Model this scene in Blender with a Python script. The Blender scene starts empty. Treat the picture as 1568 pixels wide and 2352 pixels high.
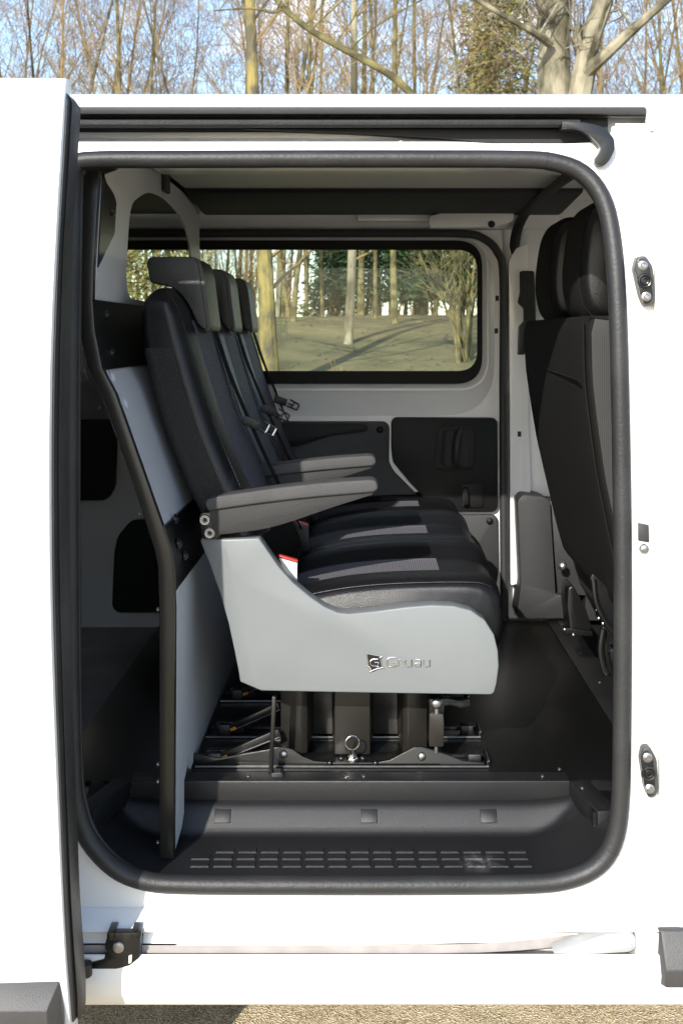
import bpy, bmesh, math, random
from mathutils import Vector, Matrix, noise
from mathutils.geometry import tessellate_polygon
sc = bpy.context.scene
C = sc.collection
R = math.radians
# ------------------------------------------------------------------ camera
# photo measured on a 1568 x 2352 grid: vanishing point (840,770), focal length 2570
F, CU, CV, DC, H = 2570.0, 840.0, 770.0, 2.0, 1.5
cam = bpy.data.cameras.new('camera')
camo = bpy.data.objects.new('camera', cam); C.objects.link(camo)
cam.sensor_fit = 'VERTICAL'; cam.sensor_height = 22.3; cam.sensor_width = 14.9
cam.lens = F / 2352 * 22.3
cam.shift_x = -(CU - 784) / 2352
cam.shift_y = -(1176 - CV) / 2352
cam.clip_start = 0.05; cam.clip_end = 2000
camo.location = (0, -DC, H); camo.rotation_euler = (R(90), 0, 0)
cam.dof.use_dof = True; cam.dof.focus_distance = 2.35; cam.dof.aperture_fstop = 6.3
sc.camera = camo
# ------------------------------------------------------------------ sky, sun, exposure
SUN_EL, SUN_AZ = R(28), R(19.5)
sv = Vector((-math.sin(SUN_AZ)*math.cos(SUN_EL), -math.cos(SUN_AZ)*math.cos(SUN_EL), math.sin(SUN_EL)))
w = bpy.data.worlds.new("World"); sc.world = w; w.use_nodes = True
nt = w.node_tree; nt.nodes.clear()
out = nt.nodes.new('ShaderNodeOutputWorld'); bg = nt.nodes.new('ShaderNodeBackground')
sky = nt.nodes.new('ShaderNodeTexSky'); sky.sky_type = 'NISHITA'; sky.sun_disc = False
sky.sun_elevation = SUN_EL; sky.sun_rotation = R(180) + SUN_AZ
sky.air_density = 1.0; sky.dust_density = 0.6; sky.ozone_density = 1.6
# a few broken clouds
tc = nt.nodes.new('ShaderNodeTexCoord'); mp = nt.nodes.new('ShaderNodeMapping'); mp.inputs['Scale'].default_value = (2.2, 2.2, 5.5)
nz = nt.nodes.new('ShaderNodeTexNoise'); nz.inputs['Scale'].default_value = 2.3; nz.inputs['Detail'].default_value = 6
rp = nt.nodes.new('ShaderNodeValToRGB'); rp.color_ramp.elements[0].position = 0.56; rp.color_ramp.elements[1].position = 0.72
mx = nt.nodes.new('ShaderNodeMixRGB'); mx.inputs['Color2'].default_value = (7, 7.2, 7.6, 1)
nt.links.new(tc.outputs['Generated'], mp.inputs['Vector']); nt.links.new(mp.outputs['Vector'], nz.inputs['Vector'])
nt.links.new(nz.outputs['Fac'], rp.inputs['Fac']); nt.links.new(rp.outputs['Color'], mx.inputs['Fac'])
nt.links.new(sky.outputs['Color'], mx.inputs['Color1']); nt.links.new(mx.outputs['Color'], bg.inputs['Color'])
bg.inputs['Strength'].default_value = 0.15
nt.links.new(bg.outputs['Background'], out.inputs['Surface'])
sl = bpy.data.lights.new('sun', 'SUN'); sl.energy = 3.3; sl.angle = R(0.5); sl.color = (1.0, 0.95, 0.86)
so = bpy.data.objects.new('sun', sl); C.objects.link(so); so.location = (-3, -6, 6)
so.rotation_euler = sv.to_track_quat('Z', 'Y').to_euler()
sc.view_settings.view_transform = 'Standard'; sc.view_settings.look = 'None'
sc.view_settings.exposure = 1.2; sc.view_settings.gamma = 1.0
sc.cycles.max_bounces = 8; sc.cycles.diffuse_bounces = 5; sc.cycles.transparent_max_bounces = 16

# ------------------------------------------------------------------ helpers
rng = random.Random(7)
def P(u, v, y):
    k = (y + DC) / F
    return Vector(((u - CU) * k, y, H - (v - CV) * k))
def X_(u, y): return (u - CU) * (y + DC) / F
def Z_(v, y): return H - (v - CV) * (y + DC) / F

def mat(name, col, rough=0.5, metal=0.0, bump=0.0, bscale=200.0, var=0.0, vscale=5.0, col2=None, spec=0.5, coat=0.0, stretch=None, detail=3.0, wrinkle=0.0, wscale=14.0):
    m = bpy.data.materials.new(name); m.use_nodes = True
    t = m.node_tree; b = t.nodes['Principled BSDF']
    b.inputs['Base Color'].default_value = (*col, 1); b.inputs['Roughness'].default_value = rough
    b.inputs['Metallic'].default_value = metal; b.inputs['Specular IOR Level'].default_value = spec
    b.inputs['Coat Weight'].default_value = coat; b.inputs['Coat Roughness'].default_value = 0.05
    tcn = t.nodes.new('ShaderNodeTexCoord'); vec = tcn.outputs['Object']
    if stretch:
        mpn = t.nodes.new('ShaderNodeMapping'); mpn.inputs['Scale'].default_value = stretch
        t.links.new(vec, mpn.inputs['Vector']); vec = mpn.outputs['Vector']
    if var or col2:
        n = t.nodes.new('ShaderNodeTexNoise'); n.inputs['Scale'].default_value = vscale; n.inputs['Detail'].default_value = 5
        r = t.nodes.new('ShaderNodeValToRGB')
        a = col2 if col2 else tuple(c*(1-var) for c in col)
        r.color_ramp.elements[0].position = 0.4; r.color_ramp.elements[1].position = 0.62
        r.color_ramp.elements[0].color = (*a, 1); r.color_ramp.elements[1].color = (*col, 1)
        t.links.new(vec, n.inputs['Vector']); t.links.new(n.outputs['Fac'], r.inputs['Fac']); t.links.new(r.outputs['Color'], b.inputs['Base Color'])
    if bump:
        n = t.nodes.new('ShaderNodeTexNoise'); n.inputs['Scale'].default_value = bscale; n.inputs['Detail'].default_value = detail
        bp = t.nodes.new('ShaderNodeBump'); bp.inputs['Strength'].default_value = bump; bp.inputs['Distance'].default_value = 0.002
        t.links.new(vec, n.inputs['Vector']); t.links.new(n.outputs['Fac'], bp.inputs['Height']); t.links.new(bp.outputs['Normal'], b.inputs['Normal'])
        if wrinkle:
            n2 = t.nodes.new('ShaderNodeTexNoise'); n2.inputs['Scale'].default_value = wscale; n2.inputs['Detail'].default_value = 2.5; n2.inputs['Distortion'].default_value = 0.8
            b2 = t.nodes.new('ShaderNodeBump'); b2.inputs['Strength'].default_value = wrinkle; b2.inputs['Distance'].default_value = 0.012
            t.links.new(vec, n2.inputs['Vector']); t.links.new(n2.outputs['Fac'], b2.inputs['Height']); t.links.new(b2.outputs['Normal'], bp.inputs['Normal'])
    return m
def ribbed(name, c1, c2, scale, axis, rough=0.7, bump=0.5, vec_scale=(1,1,1)):
    m = mat(name, c1, rough); t = m.node_tree; b = t.nodes['Principled BSDF']
    tcn = t.nodes.new('ShaderNodeTexCoord'); wv = t.nodes.new('ShaderNodeTexWave')
    wv.bands_direction = axis; wv.inputs['Scale'].default_value = scale; wv.inputs['Distortion'].default_value = 0.15
    r = t.nodes.new('ShaderNodeMixRGB'); r.inputs['Color1'].default_value = (*c1, 1); r.inputs['Color2'].default_value = (*c2, 1)
    bp = t.nodes.new('ShaderNodeBump'); bp.inputs['Strength'].default_value = bump; bp.inputs['Distance'].default_value = 0.001
    t.links.new(tcn.outputs['Object'], wv.inputs['Vector']); t.links.new(wv.outputs['Fac'], r.inputs['Fac'])
    t.links.new(r.outputs['Color'], b.inputs['Base Color']); t.links.new(wv.outputs['Fac'], bp.inputs['Height']); t.links.new(bp.outputs['Normal'], b.inputs['Normal'])
    return m

M = {}
M['paint'] = mat('white_paint', (0.74, 0.74, 0.735), 0.28, coat=0.5, var=0.02, vscale=2)
M['primer'] = mat('inner_white_paint', (0.74, 0.74, 0.75), 0.34, var=0.04, vscale=6, coat=0.3)
M['rubber'] = mat('black_rubber', (0.018, 0.018, 0.02), 0.62, bump=0.25, bscale=500)
M['sealgrey'] = mat('seal_vinyl', (0.021, 0.021, 0.022), 0.50, bump=0.4, bscale=160, var=0.3, vscale=10, detail=8, wrinkle=0.04, wscale=9, spec=0.42)
M['black'] = mat('black_metal', (0.006, 0.006, 0.0065), 0.28, bump=0.08, bscale=300)
M['blackmatt'] = mat('matt_black', (0.008, 0.008, 0.009), 0.7)
M['plastic'] = mat('dark_plastic', (0.010, 0.010, 0.011), 0.40, bump=0.35, bscale=900, var=0.15, vscale=9)
M['plasticgrey'] = mat('grain_plastic', (0.024, 0.024, 0.026), 0.5, bump=0.4, bscale=900, var=0.12, vscale=9)
M['trim'] = mat('trim_plastic', (0.022, 0.022, 0.0235), 0.5, bump=0.3, bscale=1100, var=0.1, vscale=12, spec=0.4)
M['trimdark'] = mat('trim_plastic_dark', (0.0045, 0.0045, 0.005), 0.5, bump=0.3, bscale=1100, spec=0.25)
M['post'] = mat('brown_black_powdercoat', (0.017, 0.0155, 0.0135), 0.28, bump=0.06, bscale=600, var=0.15, vscale=8)
M['greyboard'] = mat('grey_board', (0.46, 0.47, 0.50), 0.45, var=0.03, vscale=4)
M['leather'] = mat('black_leather', (0.006, 0.006, 0.0075), 0.37, bump=0.4, bscale=420, var=0.1, vscale=14, detail=4, spec=0.38, wrinkle=0.13, wscale=13)
M['leather2'] = mat('grey_leather', (0.0075, 0.0074, 0.008), 0.36, bump=0.45, bscale=420, var=0.1, vscale=14, detail=4, wrinkle=0.12, wscale=20, spec=0.42)
M['foam'] = mat('coarse_black_fabric', (0.030, 0.030, 0.030), 0.85, bump=1.0, bscale=420, var=0.5, vscale=420, spec=0.3)
M['fabric'] = ribbed('ribbed_grey_fabric', (0.14, 0.135, 0.155), (0.06, 0.06, 0.07), 60, 'X', bump=0.3)
M['fabricz'] = ribbed('ribbed_slate_fabric', (0.095, 0.095, 0.13), (0.035, 0.035, 0.052), 60, 'Z', bump=0.3)
M['carpet'] = mat('black_carpet', (0.013, 0.0126, 0.0124), 0.95, bump=0.8, bscale=600, var=0.35, vscale=300, spec=0.1, wrinkle=0.6, wscale=5)
M['ribseat'] = ribbed('corded_seat_fabric', (0.021, 0.0205, 0.0205), (0.014, 0.0137, 0.0137), 80, 'X', bump=0.25)
M['cover'] = mat('grey_moulded_plastic', (0.155, 0.167, 0.172), 0.38, bump=0.14, bscale=600, var=0.06, vscale=4, wrinkle=0.05, wscale=6)
M['arm'] = mat('grey_soft_plastic', (0.050, 0.0495, 0.0505), 0.52, bump=0.7, bscale=700, var=0.12, vscale=12, spec=0.42)
M['armdark'] = mat('dark_arm_plastic', (0.016, 0.016, 0.0165), 0.5, bump=0.5, bscale=800, var=0.10, vscale=12, spec=0.4)
M['chrome'] = mat('chrome', (0.50, 0.49, 0.47), 0.16, metal=1)
M['steel'] = mat('steel', (0.38, 0.38, 0.38), 0.38, metal=1, var=0.2, vscale=60)
M['red'] = mat('red_plastic', (0.55, 0.03, 0.025), 0.4)
M['white_label'] = mat('white_label', (0.7, 0.68, 0.63), 0.5)
M['belt'] = mat('belt_webbing', (0.009, 0.009, 0.010), 0.9, bump=0.4, bscale=900, spec=0.1)
M['stitch'] = mat('grey_thread', (0.045, 0.045, 0.05), 0.9, spec=0.1)
M['frit'] = mat('black_glass_band', (0.006, 0.006, 0.006), 0.6, spec=0.2)
M['molding'] = mat('grey_body_moulding', (0.045, 0.044, 0.045), 0.45, bump=0.35, bscale=700, var=0.1, vscale=10)
M['dust'] = mat('dry_dirt', (0.045, 0.044, 0.043), 0.9, bump=0.5, bscale=300)
M['strap'] = mat('dark_strap', (0.03, 0.03, 0.03), 0.8)
M['cargogrey'] = mat('cargo_grey_paint', (0.26, 0.26, 0.265), 0.4, var=0.2, vscale=8)
m = mat('step_plastic', (0.010, 0.010, 0.011), 0.40, bump=0.35, bscale=900); t = m.node_tree; b = t.nodes['Principled BSDF']
tcn = t.nodes.new('ShaderNodeTexCoord'); mpn = t.nodes.new('ShaderNodeMapping'); mpn.inputs['Location'].default_value = (-0.215, 0, 0); mpn.inputs['Scale'].default_value = (1, 1, 1)
dv = t.nodes.new('ShaderNodeVectorMath'); dv.operation = 'DISTANCE'; dv.inputs[1].default_value = (0.215, 0.125 - 0.8, H - 1.0)
mr = t.nodes.new('ShaderNodeMapRange'); mr.inputs['From Min'].default_value = 0.085; mr.inputs['From Max'].default_value = 0.02
nz = t.nodes.new('ShaderNodeTexNoise'); nz.inputs['Scale'].default_value = 70; nz.inputs['Detail'].default_value = 9; nz.inputs['Roughness'].default_value = 0.7
mu = t.nodes.new('ShaderNodeMath'); mu.operation = 'MULTIPLY'; rpp = t.nodes.new('ShaderNodeValToRGB'); e = rpp.color_ramp.elements
e[0].position = 0.36; e[0].color = (0.010, 0.010, 0.011, 1); e[1].position = 0.62; e[1].color = (0.075, 0.073, 0.07, 1)
t.links.new(tcn.outputs['Object'], dv.inputs[0]); t.links.new(dv.outputs['Value'], mr.inputs['Value']); t.links.new(tcn.outputs['Object'], nz.inputs['Vector'])
t.links.new(nz.outputs['Fac'], mu.inputs[0]); t.links.new(mr.outputs['Result'], mu.inputs[1]); t.links.new(mu.outputs['Value'], rpp.inputs['Fac']); t.links.new(rpp.outputs['Color'], b.inputs['Base Color'])
M['step'] = m
# rubber floor with a fine woven relief
m = mat('rubber_floor', (0.0045, 0.0045, 0.0045), 0.33, spec=0.4); t = m.node_tree; b = t.nodes['Principled BSDF']
tcn = t.nodes.new('ShaderNodeTexCoord'); ck = t.nodes.new('ShaderNodeTexChecker'); ck.inputs['Scale'].default_value = 210
mpn = t.nodes.new('ShaderNodeMapping'); mpn.inputs['Rotation'].default_value = (0, 0, R(0)); mpn.inputs['Scale'].default_value = (1, 0.5, 1)
bp = t.nodes.new('ShaderNodeBump'); bp.inputs['Strength'].default_value = 0.6; bp.inputs['Distance'].default_value = 0.002
t.links.new(tcn.outputs['Object'], mpn.inputs['Vector']); t.links.new(mpn.outputs['Vector'], ck.inputs['Vector'])
ck.inputs['Color1'].default_value = (0.0036, 0.0036, 0.0036, 1); ck.inputs['Color2'].default_value = (0.0065, 0.0065, 0.0064, 1); t.links.new(ck.outputs['Color'], b.inputs['Base Color']); t.links.new(ck.outputs['Fac'], bp.inputs['Height']); t.links.new(bp.outputs['Normal'], b.inputs['Normal'])
M['floor'] = m
# window glass
m = bpy.data.materials.new('window_glass'); m.use_nodes = True; t = m.node_tree; t.nodes.clear()
o_ = t.nodes.new('ShaderNodeOutputMaterial'); mxs = t.nodes.new('ShaderNodeMixShader'); tr = t.nodes.new('ShaderNodeBsdfTransparent')
gl = t.nodes.new('ShaderNodeBsdfGlossy'); fr = t.nodes.new('ShaderNodeFresnel'); fr.inputs['IOR'].default_value = 1.30
tr.inputs['Color'].default_value = (0.86, 0.92, 0.85, 1); gl.inputs['Roughness'].default_value = 0.02
t.links.new(fr.outputs['Fac'], mxs.inputs['Fac']); t.links.new(tr.outputs['BSDF'], mxs.inputs[1]); t.links.new(gl.outputs['BSDF'], mxs.inputs[2]); t.links.new(mxs.outputs['Shader'], o_.inputs['Surface'])
M['glass'] = m

def cr(pts, n=6, closed=False):
    pts = [Vector(p) for p in pts]; N = len(pts); res = []
    rngN = range(N) if closed else range(N-1)
    for i in rngN:
        p0 = pts[(i-1) % N] if closed or i > 0 else pts[0]*2 - pts[1]
        p1 = pts[i]; p2 = pts[(i+1) % N]
        p3 = pts[(i+2) % N] if closed or i+2 < N else pts[-1]*2 - pts[-2]
        for k in range(n):
            t = k/n
            res.append(0.5*((2*p1) + (p2-p0)*t + (2*p0-5*p1+4*p2-p3)*t*t + (3*p1-p0-3*p2+p3)*t**3))
    if not closed: res.append(pts[-1])
    return res
def fillet(pts, r, seg=6):
    """round the corners of a 2-D polygon; r is one radius or one per corner"""
    N = len(pts); res = []
    for i in range(N):
        a, b, c = Vector(pts[i-1]), Vector(pts[i]), Vector(pts[(i+1) % N])
        ri = r[i] if isinstance(r, (list, tuple)) else r
        d1, d2 = (a-b), (c-b); l = min(ri, d1.length*0.49, d2.length*0.49)
        if l < 1e-6: res.append(b); continue
        p, q = b + d1.normalized()*l, b + d2.normalized()*l
        for k in range(seg+1):
            t = k/seg; res.append(p*(1-t)**2 + b*2*t*(1-t) + q*t*t)
    return res

class MB:
    def __init__(s): s.v = []; s.f = []; s.m = []
    def add(s, vs, fs, mi=0):
        o = len(s.v); s.v += [Vector(v) for v in vs]
        for f in fs: s.f.append([i+o for i in f]); s.m.append(mi)
        return s
    def box(s, x0, x1, y0, y1, z0, z1, mi=0):
        return s.add([(x,y,z) for x in (x0,x1) for y in (y0,y1) for z in (z0,z1)], [(0,1,3,2),(4,6,7,5),(0,4,5,1),(2,3,7,6),(0,2,6,4),(1,5,7,3)], mi)
    def obox(s, c, ax, ay, az, mi=0):
        c, ax, ay, az = map(Vector, (c, ax, ay, az))
        return s.add([c+ax*i+ay*j+az*k for i in (-1,1) for j in (-1,1) for k in (-1,1)], [(0,1,3,2),(4,6,7,5),(0,4,5,1),(2,3,7,6),(0,2,6,4),(1,5,7,3)], mi)
    def prism(s, xz, y0, y1, mi=0, hole=None):
        """outline in x,z extruded along y; y0/y1 may be callables of (x,z)"""
        f0 = y0 if callable(y0) else (lambda x, z: y0); f1 = y1 if callable(y1) else (lambda x, z: y1)
        loops = [list(xz)] + ([list(h) for h in hole] if hole else [])
        flat = [p for l in loops for p in l]; n = len(flat)
        vs = [(p[0], f0(p[0], p[1]), p[1]) for p in flat] + [(p[0], f1(p[0], p[1]), p[1]) for p in flat]
        if hole:
            tris = tessellate_polygon([[Vector((p[0], p[1], 0)) for p in l] for l in loops])
            fs = [tuple(t) for t in tris] + [tuple(i+n for i in reversed(t)) for t in tris]
        else: fs = [tuple(range(n)), tuple(range(2*n-1, n-1, -1))]
        o = 0
        for l in loops:
            k = len(l)
            fs += [(o+i, o+i+n, o+(i+1) % k+n, o+(i+1) % k) for i in range(k)]; o += k
        return s.add(vs, fs, mi)
    def uvprism(s, uv, y0, y1, mi=0, hole=None):
        f = lambda l: [(X_(p[0], y0), Z_(p[1], y0)) for p in l]
        return s.prism(f(uv), y0, y1, mi, [f(h) for h in hole] if hole else None)
    def xsweep(s, yz, x0, x1, mi=0, closed=True):
        n = len(yz)
        vs = [(x0, p[0], p[1]) for p in yz] + [(x1, p[0], p[1]) for p in yz]
        fs = [(i, (i+1) % n, (i+1) % n+n, i+n) for i in range(n if closed else n-1)]
        if closed: fs += [tuple(range(n)), tuple(range(2*n-1, n-1, -1))]
        return s.add(vs, fs, mi)
    def loft(s, rings, closed=True, cap=True, mi=0, mf=None):
        n = len(rings[0]); vs = [p for r in rings for p in r]; o = len(s.v); s.v += [Vector(p) for p in vs]
        for j in range(len(rings)-1):
            for i in range(n if closed else n-1):
                s.f.append([o+j*n+i, o+j*n+(i+1) % n, o+(j+1)*n+(i+1) % n, o+(j+1)*n+i]); s.m.append(mf(i, j) if mf else mi)
        if cap and closed:
            s.f.append([o+i for i in range(n)]); s.m.append(mf(0,0) if mf else mi)
            s.f.append([o+(len(rings)-1)*n+i for i in reversed(range(n))]); s.m.append(mf(0,len(rings)-2) if mf else mi)
        return s
    def tube(s, pts, r, n=8, mi=0, closed=False, flat=None, cap=True):
        """round tube; flat=(vector, factor) squashes the section along a vector"""
        pts = [Vector(p) for p in pts]; N = len(pts); rings = []; prev = None
        for i in range(N):
            a = pts[i-1] if (closed or i > 0) else pts[i]; c = pts[(i+1) % N] if (closed or i < N-1) else pts[i]
            t = (c-a); t = t.normalized() if t.length > 1e-9 else Vector((0,0,1))
            if prev is None: prev = t.orthogonal().normalized()
            x = (prev - t*prev.dot(t)); x = x.normalized() if x.length > 1e-6 else t.orthogonal().normalized(); prev = x; y = t.cross(x)
            ri = r[i] if isinstance(r, (list, tuple)) else r
            ring = []
            for k in range(n):
                a_ = 2*math.pi*k/n; d = x*math.cos(a_)*ri + y*math.sin(a_)*ri
                if flat: fv = Vector(flat[0]); d -= fv*d.dot(fv)*(1-flat[1])
                ring.append(pts[i]+d)
            rings.append(ring)
        if closed: rings.append(rings[0]); return s.loft(rings, True, False, mi)
        return s.loft(rings, True, cap, mi)
    def disc(s, c, axis, r, h, n=16, mi=0, dome=0.0):
        """short cylinder with a chamfered or domed top, standing on c along axis"""
        c = Vector(c); a = Vector(axis).normalized(); x = a.orthogonal().normalized(); y = a.cross(x)
        ring = lambda rr, hh: [c + a*hh + (x*math.cos(2*math.pi*k/n) + y*math.sin(2*math.pi*k/n))*rr for k in range(n)]
        rs = [ring(r, 0), ring(r, h*0.6), ring(r*0.85, h)]
        if dome: rs += [ring(r*0.5, h+dome*0.75), ring(r*0.1, h+dome)]
        return s.loft(rs, mi=mi)
    def ring(s, c, axis, R0, r, n=24, k=8, mi=0):
        c = Vector(c); a = Vector(axis).normalized(); x = a.orthogonal().normalized(); y = a.cross(x)
        return s.tube([c + (x*math.cos(2*math.pi*i/n) + y*math.sin(2*math.pi*i/n))*R0 for i in range(n)], r, k, mi, closed=True)
    def build(s, name, mats, parent=None, bevel=0, seg=2, ang=35, smooth=True, subsurf=0, weld=True):
        org = Vector((0,0,0)); q = parent
        while q is not None: org += Vector(q.location); q = q.parent
        me = bpy.data.meshes.new(name)
        me.from_pydata([v - org for v in s.v], [], s.f)
        mats = mats if isinstance(mats, (list, tuple)) else [mats]
        for x in mats: me.materials.append(x)
        me.polygons.foreach_set('material_index', s.m)
        if weld or bevel:
            bm = bmesh.new(); bm.from_mesh(me)
            if weld: bmesh.ops.remove_doubles(bm, verts=bm.verts, dist=1e-5); bmesh.ops.recalc_face_normals(bm, faces=bm.faces)
            if bevel:
                ed = [e for e in bm.edges if len(e.link_faces) == 2 and e.calc_face_angle(0) > R(25)]
                bmesh.ops.bevel(bm, geom=ed, offset=bevel, segments=seg, profile=0.5, affect='EDGES', clamp_overlap=True)
            bm.to_mesh(me); bm.free()
        if smooth:
            me.polygons.foreach_set('use_smooth', [True]*len(me.polygons)); me.set_sharp_from_angle(angle=R(ang))
        me.update()
        o = bpy.data.objects.new(name, me); C.objects.link(o)
        if parent: o.parent = parent
        if subsurf:
            sm = o.modifiers.new('smooth', 'SUBSURF'); sm.levels = subsurf; sm.render_levels = subsurf
        return o
def tag(o, label=None, cat=None, group=None, kind=None):
    if label: o['label'] = label
    if cat: o['category'] = cat
    if group: o['group'] = group
    if kind: o['kind'] = kind
    return o
def thing(name, label, cat, loc=(0,0,0), group=None):
    o = bpy.data.objects.new(name, None); C.objects.link(o); o.location = loc; o.empty_display_size = 0.1
    return tag(o, label, cat, group)
def copy_tree(o, parent=None, skip=()):
    c = o.copy(); C.objects.link(c); c.parent = parent
    for ch in [x for x in list(bpy.data.objects) if x.parent == o]:
        if ch.name.split('.')[0] not in skip: copy_tree(ch, c, skip)
    return c

ZF = H - 0.919            # van floor
ZT = H - 1.0036           # step tread
# =================================================================== SETTING
def ground_z(x, y):
    t = min(1, max(0, (y-2.7)/3.4)); s_ = t*t*(3-2*t)*1.24
    t2 = min(1, max(0, (y-6)/7.0)); s_ += (t2*(2-t2))*0.52*(1 - 0.0016*(x+0.2)**2)
    if y > 14: s_ -= 0.012*(y-14)
    s_ += 0.035*noise.noise(Vector((x*0.5, y*0.5, 3)))*t + 0.05*noise.noise(Vector((x*0.17, y*0.17, 9)))*t
    return s_
mb = MB()
xs = [-900,-200,-60,-30,-20] + [-15+0.5*i for i in range(61)] + [20,30,60,200,900]
ys = [-900,-200,-60,-30,-15,-8,-4,-2,0,1,2,2.4] + [2.7+0.3*i for i in range(50)] + [19,22,26,32,45,80,200,900]
n = len(xs)
mb.add([(x, y, ground_z(x, min(y, 30)) if y < 40 else ground_z(x, 30)) for y in ys for x in xs], [(j*n+i, j*n+i+1, (j+1)*n+i+1, (j+1)*n+i) for j in range(len(ys)-1) for i in range(n-1)])
gm = mat('gravel_and_turf', (0.32, 0.26, 0.16), 0.9); t = gm.node_tree; b = t.nodes['Principled BSDF']
tcn = t.nodes.new('ShaderNodeTexCoord'); v1 = t.nodes.new('ShaderNodeTexVoronoi'); v1.inputs['Scale'].default_value = 260
rp1 = t.nodes.new('ShaderNodeValToRGB'); e = rp1.color_ramp.elements
e[0].position = 0.0; e[0].color = (0.27,0.205,0.115,1); e[1].position = 1.0; e[1].color = (0.80,0.67,0.48,1); e.new(0.45).color = (0.56,0.45,0.28,1)
n2 = t.nodes.new('ShaderNodeTexNoise'); n2.inputs['Scale'].default_value = 2.2; n2.inputs['Detail'].default_value = 6
rp2 = t.nodes.new('ShaderNodeValToRGB'); e = rp2.color_ramp.elements
e[0].position = 0.35; e[0].color = (0.11,0.10,0.042,1); e[1].position = 0.68; e[1].color = (0.23,0.20,0.092,1)
sx = t.nodes.new('ShaderNodeSeparateXYZ'); mr = t.nodes.new('ShaderNodeMapRange'); mr.inputs['From Min'].default_value = 3.0; mr.inputs['From Max'].default_value = 4.5
mxx = t.nodes.new('ShaderNodeMixRGB'); bp = t.nodes.new('ShaderNodeBump'); bp.inputs['Strength'].default_value = 1.0; bp.inputs['Distance'].default_value = 0.006
L = t.links.new
L(tcn.outputs['Object'], v1.inputs['Vector']); L(tcn.outputs['Object'], n2.inputs['Vector']); L(tcn.outputs['Object'], sx.inputs['Vector'])
n3 = t.nodes.new('ShaderNodeTexNoise'); n3.inputs['Scale'].default_value = 9; n3.inputs['Detail'].default_value = 8; n3.inputs['Roughness'].default_value = 0.7
m3 = t.nodes.new('ShaderNodeMath'); m3.operation = 'MULTIPLY_ADD'; m3.inputs[1].default_value = 1.3; m3.inputs[2].default_value = -0.62
m4 = t.nodes.new('ShaderNodeMath'); m4.operation = 'ADD'; sx3 = t.nodes.new('ShaderNodeSeparateColor')
L(tcn.outputs['Object'], n3.inputs['Vector']); L(n3.outputs['Fac'], m3.inputs[0]); L(v1.outputs['Color'], sx3.inputs['Color']); L(sx3.outputs['Red'], m4.inputs[0]); L(m3.outputs['Value'], m4.inputs[1]); L(m4.outputs['Value'], rp1.inputs['Fac']); L(n2.outputs['Fac'], rp2.inputs['Fac']); L(sx.outputs['Y'], mr.inputs['Value'])
L(mr.outputs['Result'], mxx.inputs['Fac']); L(rp1.outputs['Color'], mxx.inputs['Color1']); L(rp2.outputs['Color'], mxx.inputs['Color2'])
L(mxx.outputs['Color'], b.inputs['Base Color']); L(v1.outputs['Distance'], bp.inputs['Height']); L(bp.outputs['Normal'], b.inputs['Normal'])
g = mb.build('ground', gm, ang=180); tag(g, kind='structure')

# =================================================================== VAN
van = thing('van', 'white panel van standing side on with its sliding door open', 'van', (0, 0.8, 0))
YO = lambda v: 0.05 + (max(0.0, (900-v)/555.0)**2)*0.05        # opening leans in towards the roof
# opening (seal centre line)
open_uv = [(166, 420), (172, 385), (200, 368), (420, 366), (700, 365), (1000, 365), (1190, 366), (1270, 372), (1335, 396), (1381, 452), (1404, 540), (1417, 700), (1424, 950),
           (1428, 1200), (1429, 1450), (1427, 1700), (1423, 1850), (1408, 1935), (1372, 1988), (1310, 2018), (1220, 2030), (1000, 2033), (700, 2033), (420, 2031), (330, 2022), (262, 1992), (205, 1930), (178, 1860), (166, 1760), (160, 1400), (160, 900)]
open_s = [Vector((p[0], p[1])) for p in cr([(a, b_, 0) for a, b_ in open_uv], 4, True)]
# --- near side skin with the door opening
outer = [(-1000, 330)] + [(-1000 + i*0, v) for i, v in enumerate(range(500, 2090, 300))] + [(-1000, 2095), (1900, 2095)] + [(1900, v) for v in range(2000, 400, -300)] + [(1900, 284), (1412, 284), (1405, 326), (1300, 330), (400, 330)]
def skin(uvs, dy): return [(P(p[0], p[1], YO(p[1])) + Vector((0, dy, 0))) for p in uvs]
mb = MB(); lo, lh = skin(outer, 0.0), skin(open_s, 0.0)
tris = tessellate_polygon([[Vector((p.x, p.z, 0)) for p in lo], [Vector((p.x, p.z, 0)) for p in lh]])
fl = lo + lh; nn = len(fl); bk = [p + Vector((0, 0.03, 0)) for p in fl]
mb.add(fl + bk, [tuple(t_) for t_ in tris] + [tuple(i+nn for i in t_) for t_ in tris] + [(len(lo)+i, len(lo)+(i+1) % len(lh), len(lo)+(i+1) % len(lh)+nn, len(lo)+i+nn) for i in range(len(lh))])
mb.build('side_panel', M['paint'], van)
# --- seal around the opening
mb = MB(); sp = [P(p[0], p[1], YO(p[1]) - 0.008) for p in open_s]
mb.tube(sp, 0.0168, 14, closed=True)
lip = [P(CU + (p[0]-CU)*0.975 + 2, 1200 + (p[1]-1200)*0.984, YO(p[1]) + 0.012) for p in open_s]
mb.tube(lip, 0.006, 8, closed=True)
for jp in ((1402, 1950), (1250, 369)):
    k_ = min(range(len(open_s)), key=lambda i: (open_s[i][0]-jp[0])**2 + (open_s[i][1]-jp[1])**2); mb.ring(sp[k_], sp[(k_+1) % len(sp)]-sp[k_-1], 0.0168, 0.0006, 20, 5)
seal = mb.build('door_seal', M['sealgrey'], van, ang=60)
# --- inner return flange of the opening
mb = MB()
f0 = [P(p[0], p[1], YO(p[1])+0.01) for p in open_s]; f1 = [P(CU + (p[0]-CU)*1.035, 1200 + (p[1]-1200)*1.025, YO(p[1])+0.10) for p in open_s]
mb.loft([f0, f1], cap=False); mb.build('opening_flange', M['trimdark'], van)
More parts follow.
